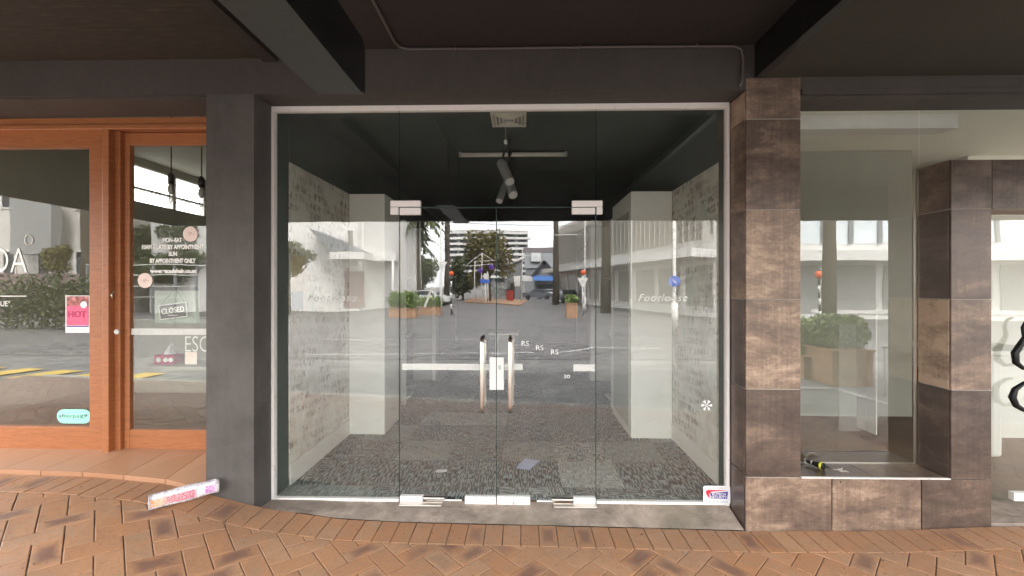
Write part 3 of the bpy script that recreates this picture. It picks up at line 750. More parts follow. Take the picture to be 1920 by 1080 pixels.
for s, x0, x1 in ((0, XI0+.02, XI0+.42), (1, XI1-.42, XI1-.02)):
    su = thing('wall_return', ('left' if s == 0 else 'right')+' pale wall return deep in the empty shop', 'wall')
    B('wall', 'grey_wall', su, (x0, 4.1, .001, x1, 4.3, 2.6))
    B('edge_trim', 'column_white', su, (x1-.06 if s == 0 else x0, 4.06, .001, x1 if s == 0 else x0+.06, 4.098, 2.6))
# pedestal table
pt = thing('pedestal_table', 'small white topped pedestal table in the middle of the empty shop', 'table')
a, b = at(916, 625, 3.6), at(972, 630, 3.6)
B('tabletop', 'column_white', pt, (a.x, 3.6, a.z-.03, b.x, 3.95, a.z), bevel=.004)
B('leg', 'lamp_white', pt, (a.x+.1, 3.72, .001, a.x+.16, 3.8, a.z-.031)); B('leg', 'lamp_white', pt, (b.x-.12, 3.72, .001, b.x-.06, 3.8, a.z-.031))
B('back_panel', 'lamp_grey', pt, (a.x+.162, 3.74, .08, b.x-.122, 3.78, a.z-.031))
# ceiling fittings
cv = thing('ceiling_vent', 'square pale air vent in the dark ceiling', 'vent')
vx, vy, vs = at(954, 225, .62).x, .62, .155
for k_ in range(4):
    o_, i_ = vs-.033*k_, vs-.033*k_-(.022 if k_ < 1 else .014); z_ = 3.088-.007*(k_ > 0)
    f_ = MB()
    for sx_, sy_, lx, ly in ((0, 1, 1, 0), (0, -1, 1, 0), (1, 0, 0, 1), (-1, 0, 0, 1)):
        if lx: f_.box(vx-o_, vy+sy_*(o_+i_)/2-(o_-i_)/2, z_-.014, vx+o_, vy+sy_*(o_+i_)/2+(o_-i_)/2, z_)
        else: f_.box(vx+sx_*(o_+i_)/2-(o_-i_)/2, vy-i_+.0005, z_-.0137, vx+sx_*(o_+i_)/2+(o_-i_)/2, vy+i_-.0005, z_-.0002)
    f_.build('frame' if k_ == 0 else 'louvre', 'vent', cv)
B('backing', 'lamp_grey', cv, (vx-.14, vy-.14, 3.084, vx+.14, vy+.14, 3.0895))
bt = thing('batten_light', 'long unlit tube light under the dark ceiling', 'ceiling light')
bz = at(960, 291, 1.55).z; x0, x1 = at(866, 291, 1.55).x, at(1058, 291, 1.55).x
B('housing', 'black', bt, (x0-.04, 1.5, bz+.03, x1+.04, 1.62, 3.088))
MB().tube([(x0, 1.53, bz), (x1, 1.53, bz)], .025, 12).build('tube', 'vent', bt)
B('end_cap', 'lamp_grey', bt, (x0-.03, 1.51, bz-.02, x0, 1.56, bz+.03)); B('end_cap', 'lamp_grey', bt, (x1, 1.51, bz-.02, x1+.03, 1.56, bz+.03))
pc = thing('pull_cord', 'thin cord with a small white toggle below the air vent', 'cord')
a = at(948, 266, .62)
MB().tube([(a.x, .62, 3.089), (a.x, .62, a.z)], .0022, 6).build('cord', 'lamp_grey', pc)
B('toggle', 'lamp_white', pc, (a.x-.014, .607, a.z-.02, a.x+.014, .633, a.z+.016), bevel=.003)
tr = thing('light_track', 'black ceiling light track running into the shop', 'light track')
B('rail', 'black', tr, (-.14, .95, 3.045, -.10, 4.5, 3.089))
for (u0, v0, u1, v1, Y, r_, lab) in ((939, 304, 956, 341, 1.0, .046, 'pale grey spotlight nearest the glass on the ceiling track'), (952, 332, 962, 366, 1.25, .046, 'grey spotlight in the middle of the ceiling track'), (950, 340, 936, 377, 1.5, .036, 'dim spotlight farthest along the ceiling track turned left')):
    so = thing('spotlight', lab, 'spotlight', group='spotlights on the ceiling track')
    p, q = at(u0, v0, Y), at(u1, v1, Y-.2); d = (q-p).normalized()
    MB().tube([p, p+d*.02, q-d*.01, q], [r_*.8, r_, r_, r_*1.02], 18).build('body', 'lamp_grey', so)
    MB().tube([q+d*.0005, q+d*.004], r_*.82, 18).build('lens', 'lamp_white', so)
    MB().tube([((p.x-.12)/2, Y, (p.z+3.05)/2), (-.12, Y, 3.046)], .01, 8).build('stem', 'black', so)
    MB().tube([p+d*.02, ((p.x-.12)/2, Y, (p.z+3.05)/2)], .012, 8).build('arm', 'black', so)
# things left on the floor
def on_floor(u, v, z=0.0):
    y = (CZ-z)*F/(v-537); t = y; c_, s_ = math.cos(TH), math.sin(TH); a_ = (u-960)/F
    return Vector(((c_*a_-s_)*t, CY+(s_*a_+c_)*t, z))
P4 = [on_floor(*q, z=.006) for q in ((967, 878), (985, 859), (1012, 864), (993, 881))]
tag(MB().prism(P4, (0, 0, .0015)).build('leaflet', 'paper_blue'), 'bluish white printed leaflet on the shop carpet', 'leaflet')
P4 = [on_floor(*q, z=.006) for q in ((816, 885), (820, 881), (837, 881), (838, 884), (826, 886))]
tag(MB().prism(P4, (0, 0, .004)).build('paper_scrap', 'paper'), 'small white scrap of paper on the carpet behind the left door', 'scrap')
ps = thing('wall_picture', 'cream and blue print at the near end of the left papered wall', 'picture')
B('print', 'cream', ps, (XI0+.0105, .24, 1.56, XI0+.016, .46, 1.86)); B('print', 'denim', ps, (XI0+.0105, .24, 1.41, XI0+.0155, .42, 1.558))

# ================================================================== RIGHT: TILED SHOPFRONT
XT0, XT1, XP0, XP1 = 1.538, 1.913, 2.915, 3.187
ZS, ZP, ZPI = .292, 2.46, 2.12
tw = thing('tiled_shopfront', 'brown metallic tiled pier, sill and door portal of the right hand shop', 'shopfront')
tl = MB(); gb = MB()
def tiles_front(x0, x1, zs, y=-.22, th_=.012, gap=.0038):
    for z0, z1 in zip(zs, zs[1:]): tl.box(x0+gap, y, z0+gap, x1-gap, y+th_, z1-gap)
def tiles_side(xf, dirx, y0, y1, zs, th_=.012, gap=.0038):
    for z0, z1 in zip(zs, zs[1:]): tl.box(xf, y0+gap, z0+gap, xf+dirx*th_, y1-gap, z1-gap)
def zr(v): return at(1450, v, -.22).z
zc = [-.06, ZS, zr(730), zr(561), zr(393), zr(223), 3.03]
tiles_front(XT0, XT1, [ZS]+zc[2:])
tiles_side(XT0-.001, 1, -.207, .0, [-.07, ZS+.02, zr(730), zr(561), zr(393), zr(223), 2.945])
gb.box(XT0+.01, -.214, -.1, XT1-.004, .028, 3.028)
# base under the window
for x0, x1 in ((XT0, 2.121), (2.121, 2.72), (2.72, XP1)): tiles_front(x0, x1, [-.075, ZS])
gb.box(XT0+.012, -.2, -.1, XP1-.004, .0, ZS-.012)
# sill tiles
for x0, x1 in ((XT1+.002, 2.42), (2.42, XP0)): tl.box(x0+.002, -.204, ZS-.011, x1-.002, .026, ZS+.001)
# portal column and lintel
zq = [ZS, zr(730), zr(561), zr(393), ZP]
tiles_front(XP0, XP1, zq); tiles_side(XP0-.001, 1, -.207, .02, zq)
tiles_front(XP1, 3.75, [ZPI, ZP]); tiles_front(3.75, 4.35, [ZPI, ZP]); tiles_side(XP1, -1, -.207, .15, [-.05, .6, 1.2, 1.8, ZPI])
gb.box(XP0+.011, -.214, ZS, XP1-.012, .02, ZP-.01); gb.box(XP1-.01, -.214, ZPI+.004, 4.8, .02, ZP-.01)
gb.box(XP1-.2, .0, -.1, XP1-.012, .02, ZS)
for x0 in (XP0, 3.5, 4.1): tl.box(x0+.002, -.206, ZP-.009, x0+.596 if x0 > 3 else 3.498, .02, ZP+.002)
tiles_front(4.36, 4.8, [-.05, .6, 1.2, 1.8, ZPI, ZP]); gb.box(4.37, -.21, -.1, 4.8, .02, ZPI)
gb.build('backing_wall', 'grout', tw); tl.build('tile_cladding', 'tile', tw, bevel=.0012)
B('sill_edge', 'trim', tw, (XT1+.004, -.2215, ZS-.003, XP0-.002, -.2035, ZS+.0035))
YG = .03
pane1('window_pane', XT1, at(1722, 300, YG).x, ZS, 2.893, parent=tw, y=YG, edges='')
pane1('window_pane', at(1724, 300, YG).x, 4.8, ZP, 2.893, parent=tw, y=YG, edges='')
B('window_channel', 'steel', tw, (XP0-.016, YG-.008, ZS+.008, XP0-.004, YG+.008, ZP))
B('window_channel', 'steel', tw, (XT1, YG-.008, ZS+.0015, XP0, YG+.008, ZS+.007))
dp = MB().quad((XP1, YG, .01), (4.36, YG, .01), (4.36, YG, ZPI), (XP1, YG, ZPI)).build('door', 'glass', tw)
c0, c1 = at(1905, 640, -.03), 0
def hp(u, v): p = at(u, v, -.03); return p
MB().tube([hp(1935, 598), hp(1924, 602), hp(1918, 614), hp(1922, 632), hp(1912, 648), hp(1903, 662), hp(1905, 680), hp(1918, 690), hp(1935, 690)], [.008, .01, .012, .016, .02, .022, .02, .014, .01], 10).build('handle', 'black_iron', dp)
MB().tube([hp(1935, 716), hp(1920, 718), hp(1903, 730), hp(1898, 745), hp(1905, 760), hp(1918, 768), hp(1935, 766)], [.008, .012, .018, .022, .02, .016, .012], 10).build('handle', 'black_iron', dp)
a, b = at(1896, 922, YG), at(1960, 938, YG); B('bottom_patch', 'fit_white', dp, (a.x, YG-.02, b.z, b.x, YG+.02, a.z), bevel=.003)
B('threshold', 'concrete', tw, (XP1+.002, -.2, -.1, 4.36, .12, -.012))
# things on the sill
ke = thing('key_bunch', 'bunch of silver keys on the tiled window sill', 'keys')
p = at(1575, 888, -.12); p.z = ZS+.002
for i, (ang, l_) in enumerate(((10, .055), (-25, .05), (160, .04), (35, .045))):
    d = Vector((math.cos(R(ang)), math.sin(R(ang)), 0)); n_ = Vector((-d.y, d.x, 0))
    MB().obox(p+Vector((0, 0, .003+.004*i))+d*l_*.5, d*l_*.5, n_*.004, (0, 0, .0013)).obox(p+Vector((0, 0, .003+.004*i))+d*l_*.1, d*.011, n_*.011, (0, 0, .0016)).build('key', 'steel', ke)
MB().tube([p+Vector((.014*math.cos(R(t)), .014*math.sin(R(t)), .012)) for t in range(0, 361, 30)], .0015, 6).build('ring', 'steel', ke)
to = thing('hand_torch', 'black torch with a yellow band lying on the tiled window sill', 'torch')
p0, p1 = at(1513, 872, .0), at(1545, 888, -.1); p0.z = p1.z = ZS+.028
d = (p1-p0).normalized()
MB().tube([p0, p0+d*.05, p1-d*.06, p1-d*.03, p1], [.014, .016, .016, .024, .025], 14).build('body', 'black', to)
MB().tube([p1-d*.024, p1-d*.010], .0262, 14).build('band', 'yellow', to)
MB().tube([p0+d*.03, p0+d*.04], .0175, 14).build('ring', 'steel', to)
ca = MB().tube([at(1518, 862, .0), at(1540, 872, -.02), at(1556, 878, -.06), at(1566, 888, -.12), at(1572, 896, -.2), at(1577, 905, -.228)], .0035, 8)
tag(ca.build('lanyard', 'black'), 'black cord trailing from the torch over the sill edge', 'cord')
# right shop interior
ri = thing('shop_interior', 'pale walled interior of the right hand shop behind the tiled pier', 'interior')
B('ceiling', 'pale_wall', ri, (1.9, .05, 3.0, 8, 6, 3.1))
B('floor', 'brown_floor', ri, (1.9, .05, -.06, 8, 6, -.02))
B('display_floor', 'brown_floor', ri, (1.92, .05, .0, 3.0, 1.3, .26))
B('back_wall', 'grey_wall', ri, (1.9, 3.2, 0, 5.0, 3.3, 3.0))
B('side_wall', 'grey_wall', ri, (1.9, .32, -.05, 1.96, 3.2, 3.0))
B('side_wall', 'grey_wall', ri, (8, .05, -.05, 8.1, 6, 3.0))
B('back_wall', 'screen_wall', ri, (5.0, 6, 0, 8, 6.1, 3.0))
a = at(1503, 222, .35); b = at(1796, 240, .35)
B('beam', 'white_paint', ri, (1.965, .35, b.z, b.x, .5, 2.998))
a, b = at(1815, 245, 1.5), at(1999, 300, 1.5)
B('wall_block', 'pale_wall', ri, (a.x, 1.5, -.02, a.x+2.2, 1.7, 2.999))
a = at(1710, 400, 1.3)
B('wall_block', 'screen_wall', ri, (1.961, 1.3, .261, a.x, 1.4, 2.998))
a, b = at(1556, 240, .8), at(1580, 249, .8); B('sensor', 'white_paint', ri, (a.x, .8, b.z, b.x, .88, a.z), bevel=.004)
wp = thing('display_panel', 'tall white freestanding panel behind the right shop window', 'panel')
a, b = at(1588, 610, .75), at(1643, 800, .75)
B('panel', 'frost_panel', wp, (a.x, .84, .261, b.x-.012, .852, a.z)); B('edge', 'white_paint', wp, (b.x-.011, .74, .261, b.x, .96, a.z+.1))
wt = thing('shop_counter', 'white counter with a rounded foot inside the right shop door', 'counter')
a, b = at(1868, 690, .9), at(1893, 850, .9)
B('top', 'pale_wall', wt, (a.x-.2, .9, .95, b.x+.5, 1.6, 1.0), bevel=.01); B('body', 'pale_wall', wt, (a.x, .95, -.02, b.x, 1.5, .949), bevel=.03)
cs = thing('street_rail', 'low white metal rail on the road side of the right shop', 'rail')
c1 = mir(1664, 652, 6.9)
for dx_ in (0, .7, 1.4): MB().tube([(c1.x+dx_, c1.y, -.2), (c1.x+dx_, c1.y, c1.z)], .018, 8).build('post', 'white_metal', cs)
MB().tube([(c1.x-.04, c1.y, c1.z), (c1.x+1.44, c1.y, c1.z)], .022, 8).build('top_rail', 'white_metal', cs)
MB().tube([(c1.x, c1.y, c1.z-.28), (c1.x+1.4, c1.y, c1.z-.28)], .014, 8).build('rail', 'white_metal', cs)

# ================================================================== LEFT: ORANGE TIMBER SALON FRONT
YO = .15
so = thing('timber_shopfront', 'orange stained timber shopfront of the salon with a glazed door', 'shopfront')
zb, zt = .285, 2.93
B('head', 'wood', so, (-5.4, YO-.03, 2.838, -2.214, YO+.1, zt), bevel=.004)
B('head_moulding', 'wood', so, (-5.4, YO-.05, 2.832, -2.214, YO-.031, 2.87), bevel=.006)
xs0 = at(168, 0, YO).x; xs1 = at(196, 0, YO-.06).x; xs2 = at(205, 0, YO).x
B('window_rail', 'wood', so, (-5.4, YO, at(80, 276, YO).z, xs1-.03, YO+.06, 2.859)); B('window_rail', 'wood', so, (-5.4, YO, zb, xs1-.03, YO+.06, at(80, 800, YO).z), bevel=.003)
B('stile', 'wood', so, (xs0, YO-.001, at(80, 800, YO).z, xs1-.03, YO+.061, at(80, 276, YO).z), bevel=.002)
B('post', 'wood', so, (xs1-.03, YO-.05, zb-.02, xs1+.022, YO+.08, 2.834), bevel=.004)
dr = B('door', 'wood', so, (xs1+.07, YO+.03, zb+.01, at(243, 0, YO+.03).x, YO+.075, 2.83), (at(243, 0, YO+.03).x, YO+.031, zb+.01, -2.2, YO+.074, at(300, 806, YO+.03).z), (at(243, 0, YO+.03).x, YO+.031, at(300, 272, YO+.03).z, -2.2, YO+.074, 2.83), bevel=.003)
B('jamb', 'wood', so, (xs1+.022, YO+.0, zb, xs1+.068, YO+.12, 2.834))
gx = at(243, 0, YO+.05).x
pane1('pane', gx, -2.2, at(300, 806, YO+.05).z, at(300, 272, YO+.05).z, 'glass_left', dr, YO+.0475, '')
pane1('window_pane', -5.4, xs0, at(80, 800, YO+.03).z, at(80, 276, YO+.03).z, 'glass_left', so, YO+.03, '')
# lock furniture
p = at(220, 553, YO+.02)
lp = MB().prism([(p.x+.016*math.cos(R(t)), YO+.03, p.z+.085*math.sin(R(t))) for t in range(0, 360, 20)], (0, -.006, 0)).build('handle_plate', 'lamp_grey', dr)
MB().tube([(p.x, YO+.02, p.z+.03), (p.x, YO-.01, p.z+.03), (p.x+.0, YO-.03, p.z+.0), (p.x, YO-.02, p.z-.03)], .007, 8).build('lever', 'steel', lp)
p = at(221, 622, YO+.0)
MB().tube([(p.x, YO+.03, p.z), (p.x, YO+.012, p.z), (p.x, YO+.0, p.z), (p.x, YO-.012, p.z), (p.x, YO-.018, p.z)], [.018, .011, .02, .022, .014], 16).build('knob', 'white_metal', dr)
YS = YO+.026   # stickers outside the fixed salon window
YD = YO+.046   # on the salon door glass
a, b = at(243, 616, YD), at(388, 628, YD)
tag(B('frosted_strip', 'frost', None, (a.x+.004, YD-.001, b.z, -2.22, YD, a.z)), 'white strip across the salon door glass', 'glass strip')
ol = thing('opening_hours_lettering', 'white opening hours and web address on the salon door glass', 'lettering')
for s_, u, v, w_ in (('MON–SAT', 323, 450, 36), ('10AM – LATE BY APPOINTMENT', 324, 463, 116), ('SUN', 324, 476, 16), ('BY APPOINTMENT ONLY', 324, 489, 86), ('www.escadahair.co.nz', 325, 508, 88)):
    c = at(u, v, YD); wd = at(u+w_/2, v, YD).x-at(u-w_/2, v, YD).x
    text('line', s_, 'vinyl', ol, c, wd, .038 if s_[0] != 'w' else .036, bold=.055)
tag(text('salon_name_lettering', 'ESCADA', 'vinyl', None, at(-40, 488, YS), .80, .2, bold=-.012), 'tall white salon name cut off at the left edge of the window', 'lettering')
tag(text('salon_name_lettering', 'BOUTIQUE°', 'vinyl', None, at(-12, 570, YS), .27, .052), 'small white boutique line under the tall salon name', 'lettering')
a, b = at(-60, 554.5, YS), at(50, 556, YS); tag(B('lettering_rule', 'vinyl', None, (a.x, YS-.001, b.z, b.x, YS, a.z)), 'thin white rule between the salon lettering lines', 'lettering')
c = at(54, 450, YS)
em = MB().tube([(c.x+.033*math.cos(R(t)), YS-.001, c.z+.042*math.sin(R(t))) for t in range(0, 361, 20)], .0028, 6, cap=False)
tag(em.build('round_emblem', 'vinyl'), 'small white ring emblem above the salon name', 'emblem')
tag(text('salon_name_lettering', 'ESCADA', 'frost_letter', None, at(400, 645, YD+.012), .46, .125, bold=-.012), 'grey salon name low on the door glass running behind the pier', 'lettering')
def disc(u, v, r, y, m, label, name='round_sticker'):
    c = at(u, v, y); o = thing(name, label, 'sticker')
    MB().prism([(c.x+r*math.cos(R(t)), y, c.z+r*math.sin(R(t))) for t in range(0, 360, 12)], (0, -.001, 0)).build('disc', m, o)
    for k_, (dx, dz, w_, h_) in enumerate(((0, .012, .028, .003), (0, .002, .034, .003), (-.004, -.008, .024, .003), (.028, 0, .005, .008))):
        B('print', 'terracotta', o, (c.x+dx-w_/2, y-.0018, c.z+dz-h_/2, c.x+dx+w_/2, y-.0011, c.z+dz+h_/2))
disc(357, 439, .06, YD-.002, 'pink_pale', 'pale pink round sticker beside the opening hours')
disc(272, 526, .06, YD-.002, 'pink_pale', 'pale pink round sticker below the web address')
# closed sign on its string
cg = thing('closed_sign', 'dark CLOSED sign hung askew on a string in the salon door', 'sign')
c = at(325, 583, YO+.1); t_ = R(7)
ex, ez = Vector((math.cos(t_), 0, math.sin(t_))), Vector((-math.sin(t_), 0, math.cos(t_)))
MB().obox(c, ex*.115, ez*.06, (0, .003, 0)).build('border', 'vinyl', cg)
MB().obox(c-Vector((0, .0035, 0)), ex*.109, ez*.054, (0, .0014, 0)).build('board', 'black', cg)
text('lettering', 'CLOSED', 'vinyl', cg, c-Vector((0, .006, -.006)), .19, .046, rot=t_, bold=.015)
B('underline', 'vinyl', cg, (c.x-.04, c.y-.0065, c.z-.037, c.x+.04, c.y-.0055, c.z-.033))
MB().tube([c+ex*-.1+ez*.058, at(329, 541, YO+.1), c+ex*.1+ez*.058], .0018, 5).build('string', 'black', cg)
a, b = at(290, 545, YO+.12), at(374, 606, YO+.12)
tag(B('paper_sheet', 'paper_green', None, (a.x, YO+.12, b.z, b.x, YO+.122, a.z)), 'pale green sheet of paper behind the CLOSED sign', 'paper')
a, b = at(347, 660, YO+.1), at(369, 683, YO+.1)
tag(B('small_card', 'pink_pale', None, (a.x, YO+.1, b.z, b.x, YO+.101, a.z)), 'small pinkish card low in the salon door', 'card')
# tissue box on a low shelf
tb = thing('tissue_box', 'patterned tissue box with a pulled tissue on a low shelf behind the salon door', 'tissue box')
a, b = at(288, 684, .5), at(326, 666, .5)
B('box', 'maroon', tb, (a.x, .5, a.z, b.x, .62, b.z), bevel=.004)
for q in (.25, .6, .85): MB().prism([(a.x+(b.x-a.x)*q+.022*math.cos(R(t)), .498, (a.z+b.z)/2+.02*math.sin(R(t))) for t in range(0, 360, 40)], (0, -.001, 0)).build('print', 'vinyl', tb)
m_ = MB(); cx_ = (a.x+b.x)/2; ring = [(cx_+.05*math.cos(R(t))*(1+.25*math.sin(R(3*t))), .56+.03*math.sin(R(t)), b.z+.001) for t in range(0, 360, 30)]
for i in range(12): m_.quad(ring[i], ring[(i+1) % 12], (cx_+.01+.008*(i % 3), .56, b.z+.11-.02*(i % 2)))
m_.build('tissue', 'paper', tb)
tag(B('low_shelf', 'salon_wall', None, (-3.3, .42, a.z-.03, -2.3, .8, a.z-.001)), 'grey low shelf behind the salon door', 'shelf')
# HOT poster and payment sticker
hp_ = thing('hot_poster', 'pink poster reading HOT at the edge of the salon window', 'poster')
a, b = at(123, 554, YS), at(168, 624, YS)
w_, h_ = b.x-a.x, a.z-b.z
def pb(n, m, s0, t0, s1, t1, d): return B(n, m, hp_, (a.x+w_*s0, YS-d, b.z+h_*t0, a.x+w_*s1, YS-d+.0008, b.z+h_*t1))
pb('sheet', 'paper', 0, 0, 1, 1, .001); pb('photo', 'poster_photo', .05, .6, .97, .98, .002); pb('field', 'pink', .05, .2, .97, .72, .003)
text('lettering', 'HOT', 'maroon', hp_, Vector((a.x+w_*.5, YS-.0045, b.z+h_*.5)), w_*.75, h_*.17, bold=.02)
pb('band', 'navy', .05, .155, .97, .19, .0035); pb('small_print', 'grey_ink', .1, .09, .9, .11, .002); pb('small_print', 'grey_ink', .2, .045, .8, .06, .002)
MB().prism([(a.x+w_*.78+.028*math.cos(R(t)), YS-.004, b.z+h_*.75+.028*math.sin(R(t))) for t in range(0, 360, 18)], (0, -.0008, 0)).build('badge', 'paper', hp_)
ap = thing('payment_sticker', 'mint green rounded payment sticker at the foot of the salon window', 'sticker')
a, b = at(107, 767, YS), at(171, 794, YS)
MB().prism(rrect(a.x, b.z, b.x, a.z, (a.z-b.z)*.499, YS-.001), (0, -.001, 0)).build('backing', 'mint', ap)
text('lettering', 'afterpay', 'teal_ink', ap, Vector(((a.x+b.x)/2-.025, YS-.0025, (a.z+b.z)/2)), .2, .038)
c = Vector((b.x-.055, YS-.0022, (a.z+b.z)/2))
MB().tube([c+Vector((.022*math.cos(R(t)), 0, .014*math.sin(R(t)))) for t in range(20, 300, 20)], .0028, 6).tube([c+Vector((.012+.012*math.cos(R(t)), 0, .010+.01*math.sin(R(t)))) for t in range(-160, 90, 25)], .0028, 6).build('loop_mark', 'teal_ink', ap)
# salon interior
si = thing('salon_interior', 'dim salon interior with high side windows', 'interior')
B('floor', 'brown_floor', si, (-5.4, .25, .1, -2.22, 7, .29))
B('ceiling', 'salon_wall', si, (-5.5, .36, 3.42, -2.0, 7, 3.5))
B('back_wall', 'salon_wall', si, (-5.5, 7, .1, -2.0, 7.1, 3.5))
B('party_wall', 'salon_wall', si, (-2.23, .255, .1, -2.205, 7, 3.42))
B('side_wall', 'salon_wall', si, (-5.5, .25, .1, -5.4, 7, 2.80), (-5.5, .25, 3.32, -5.4, 7, 3.42), (-5.5, .25, 2.8, -5.4, 2.62, 3.32))
B('window_mullion', 'white_paint', si, *[(-5.49, y_, 2.8, -5.41, y_+.06, 3.32) for y_ in (2.6, 3.35, 4.0, 4.7, 5.4)], (-5.48, 2.62, 2.98, -5.42, 6.9, 3.01), (-5.47, 2.62, 3.3, -5.41, 6.9, 3.32))
B('counter', 'salon_wall', si, (-5.2, 2.0, .29, -3.4, 2.5, 1.2))
for i, (u, v) in enumerate(((321, 345), (378, 352))):
    pl = thing('pendant_lamp', ('left' if i == 0 else 'right')+' caged bulb pendant hanging in the salon', 'lamp', group='caged pendants in the salon')
    c = at(u, v, 1.3)
    MB().tube([(c.x, 1.3, 3.419), (c.x, 1.3, c.z+.12)], .006, 6).build('cable', 'black', pl)
    MB().tube([(c.x, 1.3, c.z+.12), (c.x, 1.3, c.z+.09), (c.x, 1.3, c.z+.0)], [.012, .03, .03], 10).build('socket', 'black', pl)
    cg_ = MB()
    for k_ in range(8):
        t = R(45*k_); cg_.tube([(c.x+r_*math.cos(t), 1.3+r_*math.sin(t), c.z+z_) for r_, z_ in ((.03, .0), (.13, -.04), (.17, -.1), (.13, -.17), (.04, -.2))], .003, 5)
    cg_.build('cage', 'black_iron', pl)
    MB().tube([(c.x, 1.3, c.z), (c.x, 1.3, c.z-.03), (c.x, 1.3, c.z-.08), (c.x, 1.3, c.z-.11)], [.015, .03, .035, .01], 10).build('bulb', 'lamp_white', pl)

# newspaper bundle
nb = MB(); nb.uv = {}
p0, p1 = Vector((-2.36, -.52, .229)), Vector((-2.10, -.256, .222))
d = (p1-p0).normalized(); side = d.cross(Vector((0, 0, 1))).normalized(); up = side.cross(d)
NR, NS = 24, 16
ringv = []
for i in range(NS+1):
    t = i/NS; c = p0+(p1-p0)*t; w = 1-.06*math.sin(3.1*t*3)
    for k_ in range(NR):
        a_ = 2*math.pi*k_/NR; ca_, sa_ = math.cos(a_), math.sin(a_)
        ex_ = math.copysign(abs(ca_)**.55, ca_); ez_ = math.copysign(abs(sa_)**.55, sa_)
        q = c+side*ex_*.03*w+up*ez_*.046*w+up*rnd.uniform(-.0015, .0015); nb.v.append(tuple(q))
for i in range(NS):
    for k_ in range(NR):
        k2 = (k_+1) % NR
        nb.f.append((i*NR+k_, i*NR+k2, (i+1)*NR+k2, (i+1)*NR+k_))
        va = lambda kk: .5+.5*math.sin(2*math.pi*kk/NR)
        nb.uv[len(nb.f)-1] = [(i/NS, va(k_)), (i/NS, va(k_+1)), ((i+1)/NS, va(k_+1)), ((i+1)/NS, va(k_))]
for e in (0, NS):
    nb.f.append(tuple(e*NR+k_ for k_ in range(NR))); nb.uv[len(nb.f)-1] = [(.0, .1)]*NR
tag(nb.build('newspaper_bundle', 'newsprint', shade=True), 'plastic wrapped newspaper leaning against the foot of the grey pier', 'newspaper')

# ================================================================== THE STREET BEHIND THE CAMERA
def leaf_cloud(name, blobs, n, size, m, parent, seed=1):
    r_ = random.Random(seed); mb = MB(); tot = sum(b[1][0]*b[1][1]*b[1][2] for b in blobs)
    for c, rad in blobs:
        k_ = int(n*rad[0]*rad[1]*rad[2]/tot)
        for _ in range(k_):
            d = Vector((r_.gauss(0, 1), r_.gauss(0, 1), r_.gauss(0, 1))).normalized()*(r_.random()**.4)
            p = Vector(c)+Vector((d.x*rad[0], d.y*rad[1], d.z*rad[2]))
            a_ = Vector((r_.gauss(0, 1), r_.gauss(0, 1), r_.gauss(0, 1))).normalized()*size*r_.uniform(.6, 1.3)
            b_ = a_.cross(Vector((r_.gauss(0, 1), r_.gauss(0, 1), r_.gauss(0, 1)))).normalized()*size*.5
            mb.quad(p-a_, p-b_, p+a_, p+b_)
    return mb.build(name, m, parent)
def tree(label, u, z, vtop, vbot, hw, m='leaf_olive', seed=1, n=3500, sz=.22, vbase=None, blobs=None):
    t = thing('tree', label, 'tree'); c = mir(u, (vtop+vbot)/2, z); rx = hw*z/F; rz = (vbot-vtop)/2*z/F*1.12
    g = -.2; rr_ = random.Random(seed)
    bl = []
    for i in range(11):
        a_, q = rr_.uniform(0, 6.28), rr_.uniform(.2, .68)
        zz = rr_.uniform(-.6, .65)
        bl.append((c+Vector((rx*q*math.cos(a_), rx*q*math.sin(a_), rz*zz)), (rx*.42, rx*.42, rz*.36)))
    leaf_cloud('crown', bl, n, sz, m, t, seed)
    tk = MB().tube([(c.x, c.y, g), (c.x+.1, c.y, (c.z-rz)*.5), (c.x, c.y, c.z)], [rx*.09, rx*.06, rx*.03], 8)
    for q, _ in bl[:6]: tk.tube([(c.x, c.y, c.z-rz*.6), (Vector((c.x, c.y, c.z-rz*.3))+q)/2, q], [rx*.045, rx*.03, rx*.012], 6)
    tk.build('trunk', 'bark', t); return t
tree('large round olive green tree in the middle of the reflected street', 916, 50, 428, 540, 50, n=4200, seed=3, sz=.2)
tree('dark low tree left of the large round one', 868, 56, 472, 556, 34, 'leaf_dark', 5, 2600, .24)
tree('hazy bushy tree beside the reflected palms', 790, 58, 478, 556, 40, 'leaf_dark', 6, 2400, .26)
tree('spreading tree across the road from the salon door', 325, 30, 420, 535, 92, 'leaf_dark', 8, 16000, .12)
tree('low clipped tree in front of the arched building', 95, 24, 448, 515, 30, 'leaf_olive', 9, 2500, .09)
tree('small tree beside the pale reflected building', 540, 26, 448, 525, 48, 'leaf_dark', 10, 4200, .1)
